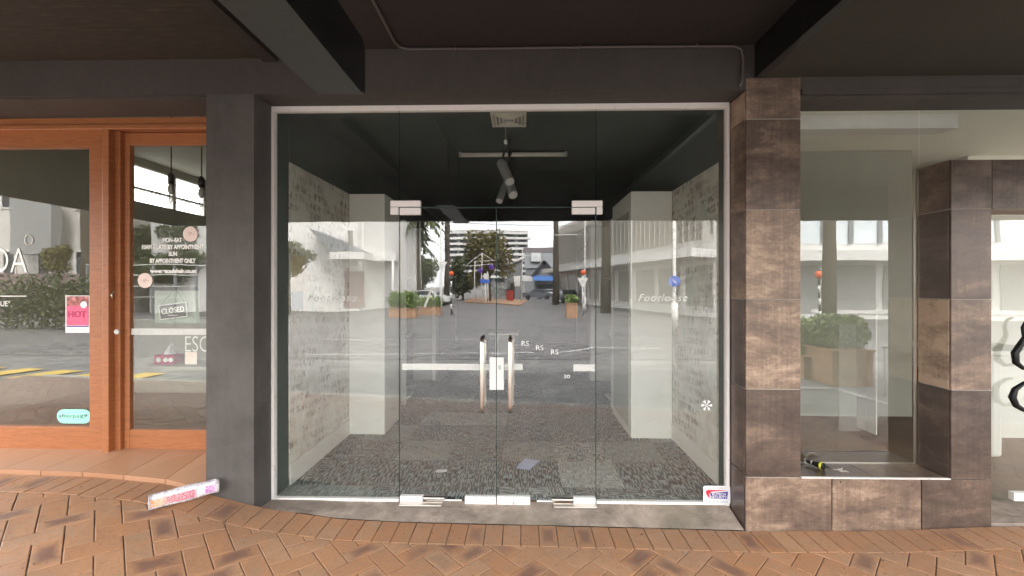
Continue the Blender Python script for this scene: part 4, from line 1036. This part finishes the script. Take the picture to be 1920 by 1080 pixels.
def palm(label, u, z, vtop, r_, nf, full=True, dead=.3):
    t = thing('palm_tree', label, 'palm tree', group='palms along the street'); c = mir(u, vtop, z); rr_ = random.Random(int(u))
    MB().tube([(c.x, c.y, -.2), (c.x+.05, c.y, c.z*.3), (c.x-.04, c.y, c.z*.7), (c.x, c.y, c.z)], [.34, .26, .24, .22], 10).build('trunk', 'bark', t)
    fm = MB()
    for i in range(nf):
        a_ = 6.283*i/nf+rr_.uniform(-.2, .2); el = rr_.uniform(-.3, 1.1); L = r_*rr_.uniform(.8, 1.1)
        d = Vector((math.cos(a_), math.sin(a_), 0)); n_ = Vector((-d.y, d.x, 0)); pr = None
        for s in range(9):
            q = s/8; p = c+d*L*q*math.cos(el*.6)+Vector((0, 0, L*(math.sin(el)*q-.75*q*q)))
            if pr is not None:
                w = .5*math.sin(3.0*min(1, q+.1))+.06
                for sg in (-1, 1):
                    fm.quad(pr, p, p+n_*sg*w*1.4-Vector((0, 0, w*.8)), pr+n_*sg*w*.5-Vector((0, 0, w*.35)))
            pr = p
    fm.build('crown', 'leaf_dark', t)
palm('tall palm with its crown cut by the canopy edge', 782, 40, 404, 3.2, 24)
palm('shorter palm below the tall one', 776, 47, 448, 2.9, 24)
palm('slim dark palm trunk left of the big tree', 838, 42, 330, 2.6, 18)
palm('thick dark palm trunk right of the big tree', 1042, 42, 300, 2.6, 18)
palm('palm trunk in front of the right hand white building', 1136, 28, 200, 2.6, 16)
palm('mossy palm trunk reflected in the right shop window', 1556, 19, 100, 2.6, 16)
palm('palm beyond the arched building', 150, 24, 200, 2.6, 16)

def seg_building(name, label, p0, p1, depth, h, m, rows, nwin, wz=(.35, .8), cat='building', glass='dark_glass', parapet=True, floor_h=None, winw=.6, frame='white_paint', extra=None):
    """building whose front runs from p0 to p1 and whose body lies away from the shop"""
    t = thing(name, label, cat); a, b = Vector((p0[0], p0[1], 0)), Vector((p1[0], p1[1], 0)); d = (b-a); L = d.length; d.normalize()
    n = Vector((d.y, -d.x, 0))
    # front faces the shop: pick normal with the body on the far side from the camera
    cam_ = Vector((0, 0, 0)); mid = (a+b)/2
    if n.dot(cam_-mid) < 0: n = -n
    MB().prism([a+Vector((0,0,-.2)), b+Vector((0,0,-.2)), b-n*depth+Vector((0,0,-.2)), a-n*depth+Vector((0,0,-.2))], (0, 0, h+.2)).build('wall', m, t)
    if parapet:
        MB().prism([a+n*.15-d*.1+Vector((0,0,h)), b+n*.15+d*.1+Vector((0,0,h)), b-n*(depth+.1)+d*.1+Vector((0,0,h)), a-n*(depth+.1)-d*.1+Vector((0,0,h))], (0, 0, .3)).build('roof', frame, t)
    fh = floor_h or h/rows
    for r_ in range(rows):
        for k_ in range(nwin):
            cc = a+d*L*(k_+.5)/nwin; ww_ = L/nwin*winw/2; z0, z1 = r_*fh+fh*wz[0], r_*fh+fh*wz[1]
            c_ = cc+Vector((0, 0, (z0+z1)/2))
            fr = MB()
            for sg in (-1, 1):
                fr.obox(c_+d*sg*ww_+n*.03, d*.05, n*.05, (0, 0, (z1-z0)/2+.05)); fr.obox(c_+Vector((0, 0, sg*(z1-z0)/2))+n*.025, d*(ww_-.05), n*.05, (0, 0, .05))
            fo = fr.build('window', frame, t)
            MB().obox(c_+n*.01, d*(ww_-.051), n*.012, (0, 0, (z1-z0)/2-.051)).build('pane', glass, fo)
    return t, a, b, d, n
def pm(u, z): p = mir(u, 537, z); return (p.x, p.y)
def hlim(v, z): return mir(960, v, z).z
# far apartment tower
z = 210
t, a, b, d, n = seg_building('apartment_tower', 'far white apartment block with banded balconies behind the big tree', pm(838, z), pm(990, z), 14, hlim(432, z), 'bldg_grey', 1, 1, (.02, .03))
bm_, wn_ = MB(), 0
hh = hlim(432, z)
for i in range(9):
    zz = hh-1.2-i*2.7
    ex_ = 1.5 if i > 0 else 0
    B_ = MB().obox((a+b)/2+n*1.2+Vector((0, 0, zz)), d*((b-a).length/2+ex_*(i % 2)), n*1.3, (0, 0, .55)).build('balcony', 'bldg_white', t)
    for k_ in range(7):
        cc = a+(b-a)*(k_+.5)/7
        MB().obox(cc+n*.1+Vector((0, 0, zz-1.45)), d*2.0, n*.1, (0, 0, .85)).build('window', 'dark_glass', t)
# grey gabled hall
z = 84
gh = thing('gabled_hall', 'grey steep roofed hall with a dormer at the end of the reflected street', 'building')
p0, p1 = mir(986, 537, z), mir(1040, 537, z); L = p1.x-p0.x
zt_, ze_ = hlim(466, z), hlim(503, z)
MB().prism([(p0.x, p0.y, -.2), (p1.x, p0.y, -.2), (p1.x, p0.y, ze_), (p0.x, p0.y, ze_)], (0, -8, 0)).build('wall', 'grey_clad', gh)
rf = MB().prism([(p0.x-.3, p0.y+.4, ze_), (p0.x-.3, p0.y-4, zt_+.3), (p0.x-.3, p0.y-8.4, ze_)], (L+.6, 0, 0)).build('roof', 'grey_clad', gh)
MB().prism([(p0.x-.5, p0.y-3.0, zt_-.5), (p0.x-.5, p0.y-4, zt_+.5), (p0.x-.5, p0.y-5, zt_-.5)], (L+1, 0, 0)).build('ridge', 'dark_roof', gh)
cx_ = mir(1006, 537, z).x; dm = MB().box(cx_-1, p0.y+.1, hlim(490, z), cx_+1, p0.y-3, hlim(474, z)).build('dormer', 'bldg_white', gh)
MB().box(cx_-.6, p0.y+.16, hlim(487, z), cx_+.6, p0.y+.11, hlim(477, z)).build('pane', 'blue_glass', dm)
# gabled shop with blue awning in front
z = 70
gs = thing('gabled_shop', 'small black edged gabled shop with a blue awning', 'building')
a_, b_, c_ = mir(1002, 516, z), mir(1042, 516, z), mir(1022, 492, z)
MB().prism([(a_.x, a_.y, -.2), (b_.x, a_.y, -.2), (b_.x, a_.y, a_.z), (c_.x, a_.y, c_.z), (a_.x, a_.y, a_.z)], (0, -7, 0)).build('wall', 'grey_clad', gs)
for s_ in (a_, b_):
    dd = (Vector((s_.x, 0, s_.z))-Vector((c_.x, 0, c_.z))); m__ = Vector((c_.x, a_.y+.1, c_.z))+dd*.55
    MB().obox(m__, dd*.62, (0, .4, 0), Vector((-dd.z, 0, dd.x)).normalized()*.3).build('barge_board', 'charcoal', gs)
MB().prism([(a_.x-.2, a_.y+.3, a_.z-.1), (a_.x-.2, a_.y+1.6, a_.z-.9), (a_.x-.2, a_.y+.3, a_.z-.9)], (b_.x-a_.x+.2, 0, 0)).build('awning', 'blue_awning', gs)
MB().box(a_.x-2.4, a_.y+.4, a_.z-1.0, a_.x-.25, a_.y-.1, a_.z-.2).build('awning', 'bldg_white', gs)
B('shop_window', 'dark_glass', gs, (a_.x+.4, a_.y+.02, .4, b_.x-.4, a_.y+.06, 2.0))
# white roofed pavilion
z = 60
pv = thing('street_pavilion', 'white roofed pavilion with dark angled walls beside the island', 'pavilion')
a_, b_ = mir(944, 500, z), mir(984, 484, z)
MB().prism([(a_.x, a_.y, a_.z), (b_.x, a_.y, b_.z), (b_.x, a_.y, b_.z+.35), (a_.x, a_.y, a_.z+.35)], (0, -4, 0)).build('roof', 'bldg_white', pv)
MB().prism([(a_.x+.4, a_.y-.4, -.2), (b_.x-.3, a_.y-.4, -.2), (b_.x-.3, a_.y-.4, b_.z-.1), (a_.x+.4, a_.y-.4, a_.z)], (0, -3, 0)).build('wall', 'grey_clad', pv)
B('door', 'black', pv, (a_.x+.9, a_.y-.395, -.1, a_.x+1.6, a_.y-.36, 2.1)); B('window', 'bldg_white', pv, (b_.x-1.6, a_.y-.395, 1.6, b_.x-.6, a_.y-.36, 3.1))
# right hand building with louvres, receding side then front
pA, pB, pC = pm(1048, 50.8), pm(1345, 23.5), pm(2350, 21)
t, a, b, d, n = seg_building('office_building', 'white two storey building with vertical louvres and a long white awning', pA, pB, 12, 8.3, 'bldg_white', 2, 9, (.08, .7), glass='shade_glass', winw=.86)
L = (b-a).length
fn = MB()
for i in range(44): fn.obox(a+d*(L*(i+.5)/44)+n*.45+Vector((0, 0, 6.1)), d*.05, n*.22, (0, 0, 1.9))
fn.build('louvres', 'louvre', t)
MB().prism([a+n*.05+Vector((0,0,3.2)), b+n*.05+Vector((0,0,3.2)), b+n*2.0+d*.6+Vector((0,0,3.2)), a+n*2.0+Vector((0,0,3.2))], (0, 0, .42)).build('awning', 'bldg_white', t)
t, a, b, d, n = seg_building('office_building', 'white building with tall grey mullioned windows facing the tiled shop', (pB[0]+.0, pB[1]-.3), pC, 10, 9.5, 'bldg_white', 1, 1, (.02, .03))
L = (b-a).length
for i in range(18):
    c_ = a+d*(L*(i+.5)/18)
    w = MB()
    for sg in (-1, 1): w.obox(c_+d*sg*L/36*.93+n*.06+Vector((0, 0, 5.5)), d*.05, n*.06, (0, 0, 1.6))
    wo = w.build('window', 'grey_clad', t); MB().obox(c_+n*.02+Vector((0, 0, 5.5)), d*L/36*.93, n*.02, (0, 0, 1.6)).build('pane', 'blue_glass', wo)
for i in range(9):
    c_ = a+d*(L*(i+.5)/9)
    MB().obox(c_+n*.03+Vector((0, 0, 1.45)), d*L/18*.86, n*.03, (0, 0, 1.3)).build('shop_window', 'bldg_grey', t)
MB().prism([a+n*.08+Vector((0,0,2.9)), b+n*.08+Vector((0,0,2.9)), b+n*1.8+Vector((0,0,2.9)), a+n*1.8+Vector((0,0,2.9))], (0, 0, .5)).build('awning', 'bldg_white', t)
# left buildings
p1_, p2_ = pm(500, 33), pm(672, 31)
t, a, b, d, n = seg_building('white_building', 'tall pale building with a dark pitched awning at the left corner', p1_, p2_, 10, 9.5, 'bldg_white', 3, 7, (.25, .8), glass='shade_glass', winw=.5)
MB().prism([mir(580, 428, 29.4), mir(620, 471, 29.4), mir(682, 471, 29.4)], (0, -1.6, 0)).build('awning', 'grey_clad', t)
MB().prism([mir(618, 472, 29), mir(683, 472, 29), mir(683, 486, 29), mir(618, 486, 29)], (0, -1.8, 0)).build('awning_fascia', 'bldg_white', t)
B_ = MB().obox((a+b)/2+n*.05+Vector((0,0,1.4)), d*4.5, n*.05, (0, 0, 1.3)).build('shop_window', 'bldg_mauve', t)
q0, q1 = pm(684, 31.5), pm(752, 92)
t, a, b, d, n = seg_building('white_building', 'long white building receding up the street behind the palms', q0, q1, 14, 10.5, 'bldg_white', 3, 12, (.3, .75), glass='shade_glass', winw=.5)
MB().prism([a+n*.06+Vector((0,0,3.5)), b+n*.06+Vector((0,0,3.5)), b+n*2.2+Vector((0,0,3.5)), a+n*2.2+Vector((0,0,3.5))], (0, 0, .6)).build('awning', 'bldg_white', t)
for i in range(10):
    p = a+(b-a)*(i/10)+n*2.0; MB().tube([p+Vector((0,0,-.2)), p+Vector((0,0,3.5))], .09, 8).build('post', 'white_paint', t)
# arched building opposite the salon
t, a, b, d, n = seg_building('arched_building', 'pale building with a grey arched doorway opposite the salon window', pm(-250, 26), pm(178, 27), 10, 9, 'bldg_cream', 2, 6, (.45, .85), glass='dark_glass', winw=.35)
c_ = mir(75, 420, 26.3)
ar = [(c_.x+1.3*math.cos(R(q)), c_.z+1.4+.9*math.sin(R(q))) for q in range(0, 181, 15)]+[(c_.x-1.3, c_.z-1.9), (c_.x+1.3, c_.z-1.9)]
MB().prism([(x_, c_.y+.9, z_) for x_, z_ in ar], (0, -.6, 0)).build('arch', 'bldg_grey', t)
MB().obox((a+b)/2+n*.2+Vector((0,0,1.1)), d*((b-a).length/2), n*.12, (0, 0, 1.3)).build('base_wall', 'bldg_mauve', t)
seg_building('grey_building', 'low grey building behind the spreading tree', pm(190, 40), pm(470, 38), 8, 6.5, 'bldg_mauve', 2, 6, (.3, .7), glass='shade_glass', winw=.5)
# hedges, fence and planters
def hedge(label, u0, u1, z, v0, vb, m='leaf_bright', box=True, bh=.5, dep=.8, n_=1500, group='planter boxes along the kerb', bm='terracotta'):
    a, b = mir(u0, 537, z), mir(u1, 537, z); yy = a.y; zt_ = hlim(v0, z)
    t = thing('planter' if box else 'hedge', label, 'planter' if box else 'hedge', group=group if box else None)
    base = -.2
    if box:
        MB().box(a.x, yy, base, b.x, yy-dep, base+bh).build('box', bm, t, bevel=.01)
        B('rim', bm, t, (a.x-.03, yy+.03, base+bh, b.x+.03, yy-dep-.03, base+bh+.04)); base += bh
    nb_ = max(3, int((b.x-a.x)/.5)); bl = [(Vector((a.x+(b.x-a.x)*(i+.5)/nb_, yy-dep/2, base+(zt_-base)*.5)), ((b.x-a.x)/nb_*.8, dep*.55, (zt_-base)*.52)) for i in range(nb_)]
    leaf_cloud('foliage', bl, n_, .05 if z < 15 else .1, m, t, int(u0))
    st_ = MB()
    for c, _ in bl: st_.tube([(c.x, c.y, base-.02), (c.x+.03, c.y, c.z)], .02, 5)
    st_.build('stems', 'bark', t)
hedge('orange planter box with a green hedge reflected in the right shop window', 1566, 1642, 7.6, 592, 720, bh=.62, n_=2600)
hedge('leafy shrub planter left of the orange box', 1512, 1560, 8.2, 600, 720, bh=.4, n_=1800)
hedge('wide planter under the palms on the far kerb', 728, 778, 24, 545, 595, bh=.5, n_=1500)
hedge('small planter right of the palms', 786, 826, 26, 555, 595, bh=.5, n_=900)
hedge('planter box at the foot of the right hand building', 1062, 1082, 24, 553, 595, bh=.8, n_=600)
hedge('long green hedge across the road from the salon', -60, 175, 17, 512, 560, 'leaf_dark', box=False, dep=1.2, n_=4000)
hedge('green shrubs on the traffic island', 915, 965, 52, 525, 555, 'leaf_dark', box=False, dep=2, n_=900)
fe = thing('street_fence', 'white post and wire fence across the road from the salon door', 'fence')
a, b = mir(150, 537, 19), mir(400, 537, 19)
for i in range(7): x_ = a.x+(b.x-a.x)*i/6; B('post', 'grey_clad', fe, (x_-.04, a.y-.04, -.2, x_+.04, a.y+.04, 2.6))
for i, z_ in enumerate((1.1, 1.6, 2.1, 2.55)): B('rail', 'lamp_white', fe, (a.x, a.y+.05, z_, b.x, a.y+.08, z_+.04))
# beacons, signs and poles
def beacon(u, v, z, label):
    t = thing('crossing_beacon', label, 'beacon', group='orange beacons at the paved crossing'); c = mir(u, v, z); r_ = .17
    MB().tube([(c.x, c.y, c.z+r_*math.sin(R(q))) for q in range(-90, 91, 18)], [max(.004, r_*math.cos(R(q))) for q in range(-90, 91, 18)], 16).build('globe', 'orange', t)
    nz = 7; h_ = (c.z-r_+.2)/nz
    for s_, m_ in ((0, 'black'), (1, 'white_paint')):
        mb = MB()
        for i in range(nz):
            if i % 2 == s_: mb.tube([(c.x, c.y, -.2+h_*i), (c.x, c.y, -.2+h_*(i+1))], .055, 10)
        mb.build('pole', m_, t)
beacon(847, 513, 27, 'orange ball beacon left of the big tree')
beacon(1093, 511, 27, 'orange ball beacon in front of the louvred building')
beacon(1537, 515, 20, 'orange ball beacon reflected in the right shop window')
def give_way(u, v, z, label, h=.75):
    t = thing('give_way_sign', label, 'traffic sign', group='give way signs at the crossing'); c = mir(u, v, z)
    tri = [(c.x-h*.45, c.y, c.z+h*.3), (c.x+h*.45, c.y, c.z+h*.3), (c.x, c.y, c.z-h*.5)]
    MB().prism(tri, (0, .02, 0)).build('plate', 'white_paint', t)
    MB().prism([(c.x-h*.45*.45, c.y+.021, c.z+h*.13), (c.x+h*.45*.45, c.y+.021, c.z+h*.13), (c.x, c.y+.021, c.z-h*.22)], (0, .004, 0)).build('panel', 'lamp_white', t)
    MB().tube([(c.x, c.y-.03, -.2), (c.x, c.y-.03, c.z+.35)], .045, 8).build('pole', 'white_paint', t)
give_way(828, 497, 26, 'white triangular sign on a pole left of the first beacon')
give_way(1092, 528, 26, 'white triangular sign under the second beacon')
def pole(u, z, vt, r_, label, arm=None, name='lamp_post', m='white_paint'):
    t = thing(name, label, 'lamp post'); c = mir(u, vt, z)
    MB().tube([(c.x, c.y, -.2), (c.x, c.y, 1.2), (c.x, c.y, c.z)], [r_*1.5, r_, r_*.8], 10).build('pole', m, t)
    MB().tube([(c.x, c.y, -.2), (c.x, c.y, .9)], r_*1.9, 10).build('base_sleeve', m, t)
    if arm:
        p = mir(arm[0], arm[1], z); q = mir(arm[2], arm[3], z); MB().tube([p, q], .03, 6).build('arm', m, t)
    return t, c
pole(1265, 18, 250, .07, 'white lamp post carrying a round blue sign')
pole(1096, 30, 250, .06, 'white lamp post with a cross arm before the louvred building', (1040, 441, 1115, 441))
pole(826, 30, 250, .06, 'white lamp post left of the slim palm trunk')
pole(1183, 25, 200, .05, 'plain grey pole in front of the shaded shop windows', m='lamp_grey')
bs = thing('round_sign', 'round blue sign on the white lamp post', 'traffic sign'); c = mir(1265, 527, 17.7)
MB().prism([(c.x+.23*math.cos(R(q)), c.y, c.z+.23*math.sin(R(q))) for q in range(0, 360, 15)], (0, -.02, 0)).build('plate', 'blue_sign', bs)
MB().obox((c.x, c.y+.006, c.z), Vector((1, 0, -1)).normalized()*.13, (0, .003, 0), Vector((1, 0, 1)).normalized()*.02).build('arrow', 'white_paint', bs)
ip = thing('sign_frame', 'white pitched pole frame on the traffic island', 'frame')
z = 46
def fp(u, v): return mir(u, v, z)
for u, v0 in ((891, 490), (904, 474), (915, 510)): p = fp(u, v0); q = fp(u, 540); MB().tube([(p.x, p.y, -.2), p], .05, 6).build('post', 'white_paint', ip)
for q in (((873, 499), (904, 475)), ((873, 499), (925, 497)), ((904, 475), (925, 490)), ((889, 491), (930, 490))): MB().tube([fp(*q[0]), fp(*q[1])], .035, 6).build('rail', 'white_paint', ip)
for u, v, lab in ((902, 508, 'left'), (922, 502, 'right')):
    c = fp(u, v); r_ = .3
    t = thing('flower_ball', lab+' hanging ball of purple flowers on the traffic island', 'flowers', group='purple flower balls')
    leaf_cloud('petals', [(c, (r_, r_, r_))], 300, .06, 'purple', t, int(u)); MB().tube([c, c+Vector((0, 0, .6))], .015, 5).build('hanger', 'black', t)
tb_ = thing('notice_board', 'small blue and white notice board on the island', 'notice board'); c = fp(910, 522)
B('panel', 'blue_sign', tb_, (c.x-.5, c.y+.02, c.z-.5, c.x+.5, c.y+.06, c.z-.1)); B('panel', 'bldg_white', tb_, (c.x-.1, c.y+.02, c.z-.098, c.x+.4, c.y+.06, c.z+.5)); B('post', 'white_paint', tb_, (c.x-.05, c.y-.05, -.2, c.x+.05, c.y+.019, c.z+.5))
rb = thing('litter_bin', 'red box bin beside the island shrubs', 'bin'); c = mir(956, 552, 52)
B('body', 'red_box', rb, (c.x-.45, c.y-.4, -.2, c.x+.45, c.y+.4, 1.2), bevel=.05); B('lid', 'charcoal', rb, (c.x-.5, c.y-.45, 1.2, c.x+.5, c.y+.45, 1.3), bevel=.03)
wp_ = thing('flag_pole', 'thin white pole beside the pavilion', 'pole'); c = mir(979, 470, 50); MB().tube([(c.x, c.y, -.2), c], .06, 8).build('mast', 'white_paint', wp_)
MB().tube([(c.x-1.2, c.y, c.z-.6), (c.x+1.2, c.y, c.z-.6)], .03, 6).build('arm', 'white_paint', wp_)
ifl = MB().prism([mir(870, 537, 48).xy.to_3d()+Vector((0,0,-.19)), mir(975, 537, 40).xy.to_3d()+Vector((0,0,-.19)), mir(990, 537, 56).xy.to_3d()+Vector((0,0,-.19)), mir(885, 537, 62).xy.to_3d()+Vector((0,0,-.19))], (0, 0, .12)).build('traffic_island', 'terracotta'); tag(ifl, 'low brick paved traffic island', kind='structure')
# parked cars
def car(label, u, z, m, rot=0, s=1.0):
    t = thing('parked_car', label, 'car', group='cars parked up the street'); c = mir(u, 537, z); c.z = -.2
    prof = [(-2.1, .35), (-2.15, .7), (-2.0, .95), (-1.2, 1.02), (-.55, 1.45), (.75, 1.48), (1.45, 1.0), (2.05, .85), (2.12, .45), (2.0, .3)]
    rot_ = Matrix.Rotation(rot, 3, 'Z')
    def T(x, y, z_): return c+rot_@Vector((x*s, y*s, z_*s))
    mb = MB(); n = len(prof)
    for y_, k_ in ((-.82, 0), (-.86, 1), (.86, 2), (.82, 3)):
        for x_, z_ in prof:
            inset = .14 if z_ > 1.1 else 0
            yy = y_-math.copysign(inset, y_)
            mb.v.append(tuple(T(x_, yy, z_)))
    for r_ in range(3):
        for i in range(n): mb.f.append((r_*n+i, r_*n+(i+1) % n, (r_+1)*n+(i+1) % n, (r_+1)*n+i))
    mb.f.append(tuple(range(n))); mb.f.append(tuple(3*n+i for i in range(n)))
    mb.build('body', m, t, bevel=.03)
    for sg in (-1, 1):
        MB().prism([T(-1.05, sg*.80, 1.03), T(-.52, sg*.73, 1.38), T(.68, sg*.73, 1.4), T(1.25, sg*.80, 1.03)], rot_@Vector((0, sg*.03, 0))).build('side_window', 'dark_glass', t)
        for x_ in (-1.35, 1.35): MB().tube([T(x_, sg*.72, .32), T(x_, sg*.9, .32)], .32, 16).build('wheel', 'tyre', t)
        MB().obox(T(2.08, sg*.6, .68), rot_@Vector((.05, 0, 0)), rot_@Vector((0, .16, 0)), (0, 0, .07)).build('headlight', 'lamp_white', t)
    MB().prism([T(1.42, -.66, 1.04), T(.8, -.62, 1.43), T(.8, .62, 1.43), T(1.42, .66, 1.04)], rot_@Vector((.03, 0, .02))).build('windscreen', 'dark_glass', t)
car('white car parked under the palms', 800, 40, 'car_white', R(15))
car('white car parked farther up behind the first', 770, 62, 'car_white', R(75))
car('dark grey car parked before the gabled shop', 1008, 60, 'car_grey', 0)
car('pale car parked left of the thick palm trunk', 1030, 64, 'car_white', R(10))
car('grey car parked in front of the louvred building', 1062, 46, 'car_grey', R(80))

# loose grit and leaf crumbs on the footpath
gm = MB()
for i in range(420):
    x_, y_ = rnd.uniform(-3.5, 4), -.25-abs(rnd.gauss(0, .45)); z_ = G(x_, y_)+.001; s__ = rnd.uniform(.0015, .005)*(1 if i > 20 else 2)
    a__ = rnd.uniform(0, 6.28); gm.prism([(x_+s__*math.cos(a__+q)*rnd.uniform(.6, 1.4), y_+s__*math.sin(a__+q), z_) for q in (0, 1.5, 3.1, 4.6)], (0, 0, .0015))
tag(gm.build('grit', 'joint'), 'scattered dark grit and crumbs on the brick paving', kind='stuff')
# overhead wires and far shop details
wr = thing('overhead_wires', 'thin overhead wires strung across the reflected street', 'wires')
for (u0, v0, u1, v1, z_) in ((300, 330, 760, 380, 22), (520, 395, 1130, 425, 40)):
    a, b = mir(u0, v0, z_), mir(u1, v1, z_)
    MB().tube([a+(b-a)*q/8-Vector((0, 0, 1.2*(q/8)*(1-q/8))) for q in range(9)], .02, 5).build('wire', 'black', wr)

# ================================================================== LIGHT
w = bpy.data.worlds.new("World"); sc.world = w; w.use_nodes = True; nt = w.node_tree
bg = nt.nodes['Background']; bg.inputs['Strength'].default_value = 0.12
sky = nt.nodes.new('ShaderNodeTexSky'); sky.sky_type = 'NISHITA'; sky.sun_disc = False
SE, SR = R(52), R(20)
sky.sun_elevation = SE; sky.sun_rotation = SR; sky.air_density = 1.0; sky.dust_density = 2.0
hs_ = nt.nodes.new('ShaderNodeHueSaturation'); hs_.inputs['Saturation'].default_value = .12
nt.links.new(sky.outputs[0], hs_.inputs['Color'])
tc = nt.nodes.new('ShaderNodeTexCoord'); mp_ = nt.nodes.new('ShaderNodeMapping'); mp_.inputs['Scale'].default_value = (1, 1, 3)
nt.links.new(tc.outputs['Generated'], mp_.inputs[0])
cf = noise(nt, mp_.outputs[0], 2.6, 6, .6, .4)
cl_ = ramp(nt, cf, [(.3, (7.7, 7.8, 8.1)), (.5, (9.9, 9.9, 10.0)), (.68, (12.0, 11.95, 11.8))])
for e in nt.nodes:
    if e.type == 'VALTORGB':
        for el in e.color_ramp.elements: el.color = (el.color[0]/12, el.color[1]/12, el.color[2]/12, 1)
sc_ = nt.nodes.new('ShaderNodeVectorMath'); sc_.operation = 'SCALE'; sc_.inputs['Scale'].default_value = 12.0
nt.links.new(cl_, sc_.inputs[0])
nt.links.new(mix(nt, .75, hs_.outputs[0], sc_.outputs[0]), bg.inputs['Color'])
sl = bpy.data.lights.new('sun', 'SUN'); sl.energy = 1.5; sl.angle = R(15); sl.color = (1, .96, .9)
so_ = bpy.data.objects.new('sun', sl); col.objects.link(so_)
sd = Vector((math.sin(SR)*math.cos(SE), math.cos(SR)*math.cos(SE), math.sin(SE)))
so_.rotation_euler = sd.to_track_quat('Z', 'Y').to_euler(); so_.location = (0, -10, 20)

cd_ = bpy.data.cameras.new('camera'); cam = bpy.data.objects.new('camera', cd_); col.objects.link(cam)
cam.location = (0, CY, CZ); cam.rotation_euler = (R(90), 0, TH); cd_.sensor_width = 36; cd_.lens = 36*F/1920
cd_.shift_y = -3/1920; cd_.clip_end = 2000; cd_.clip_start = .02; sc.camera = cam
sc.view_settings.view_transform = 'Standard'; sc.view_settings.look = 'None'; sc.view_settings.gamma = 1
sc.view_settings.exposure = 2.85; sc.view_settings.use_curve_mapping = False
cy = sc.cycles; cy.use_denoising = True; cy.max_bounces = 9; cy.diffuse_bounces = 5; cy.glossy_bounces = 4
cy.transmission_bounces = 4; cy.transparent_max_bounces = 12; cy.caustics_reflective = False; cy.caustics_refractive = False
cy.sample_clamp_indirect = 8
# empties: put each at the foot of its thing
bpy.context.view_layer.update()
for o in list(col.objects):
    if o.type == 'EMPTY' and o.parent is None and o.children:
        pts = [ch.matrix_world@Vector(q) for ch in o.children_recursive if ch.type == 'MESH' for q in ch.bound_box]
        if not pts: continue
        c = Vector(((min(p.x for p in pts)+max(p.x for p in pts))/2, (min(p.y for p in pts)+max(p.y for p in pts))/2, min(p.z for p in pts)))
        o.location = c
        for ch in o.children: ch.matrix_parent_inverse = Matrix.Translation(-c)
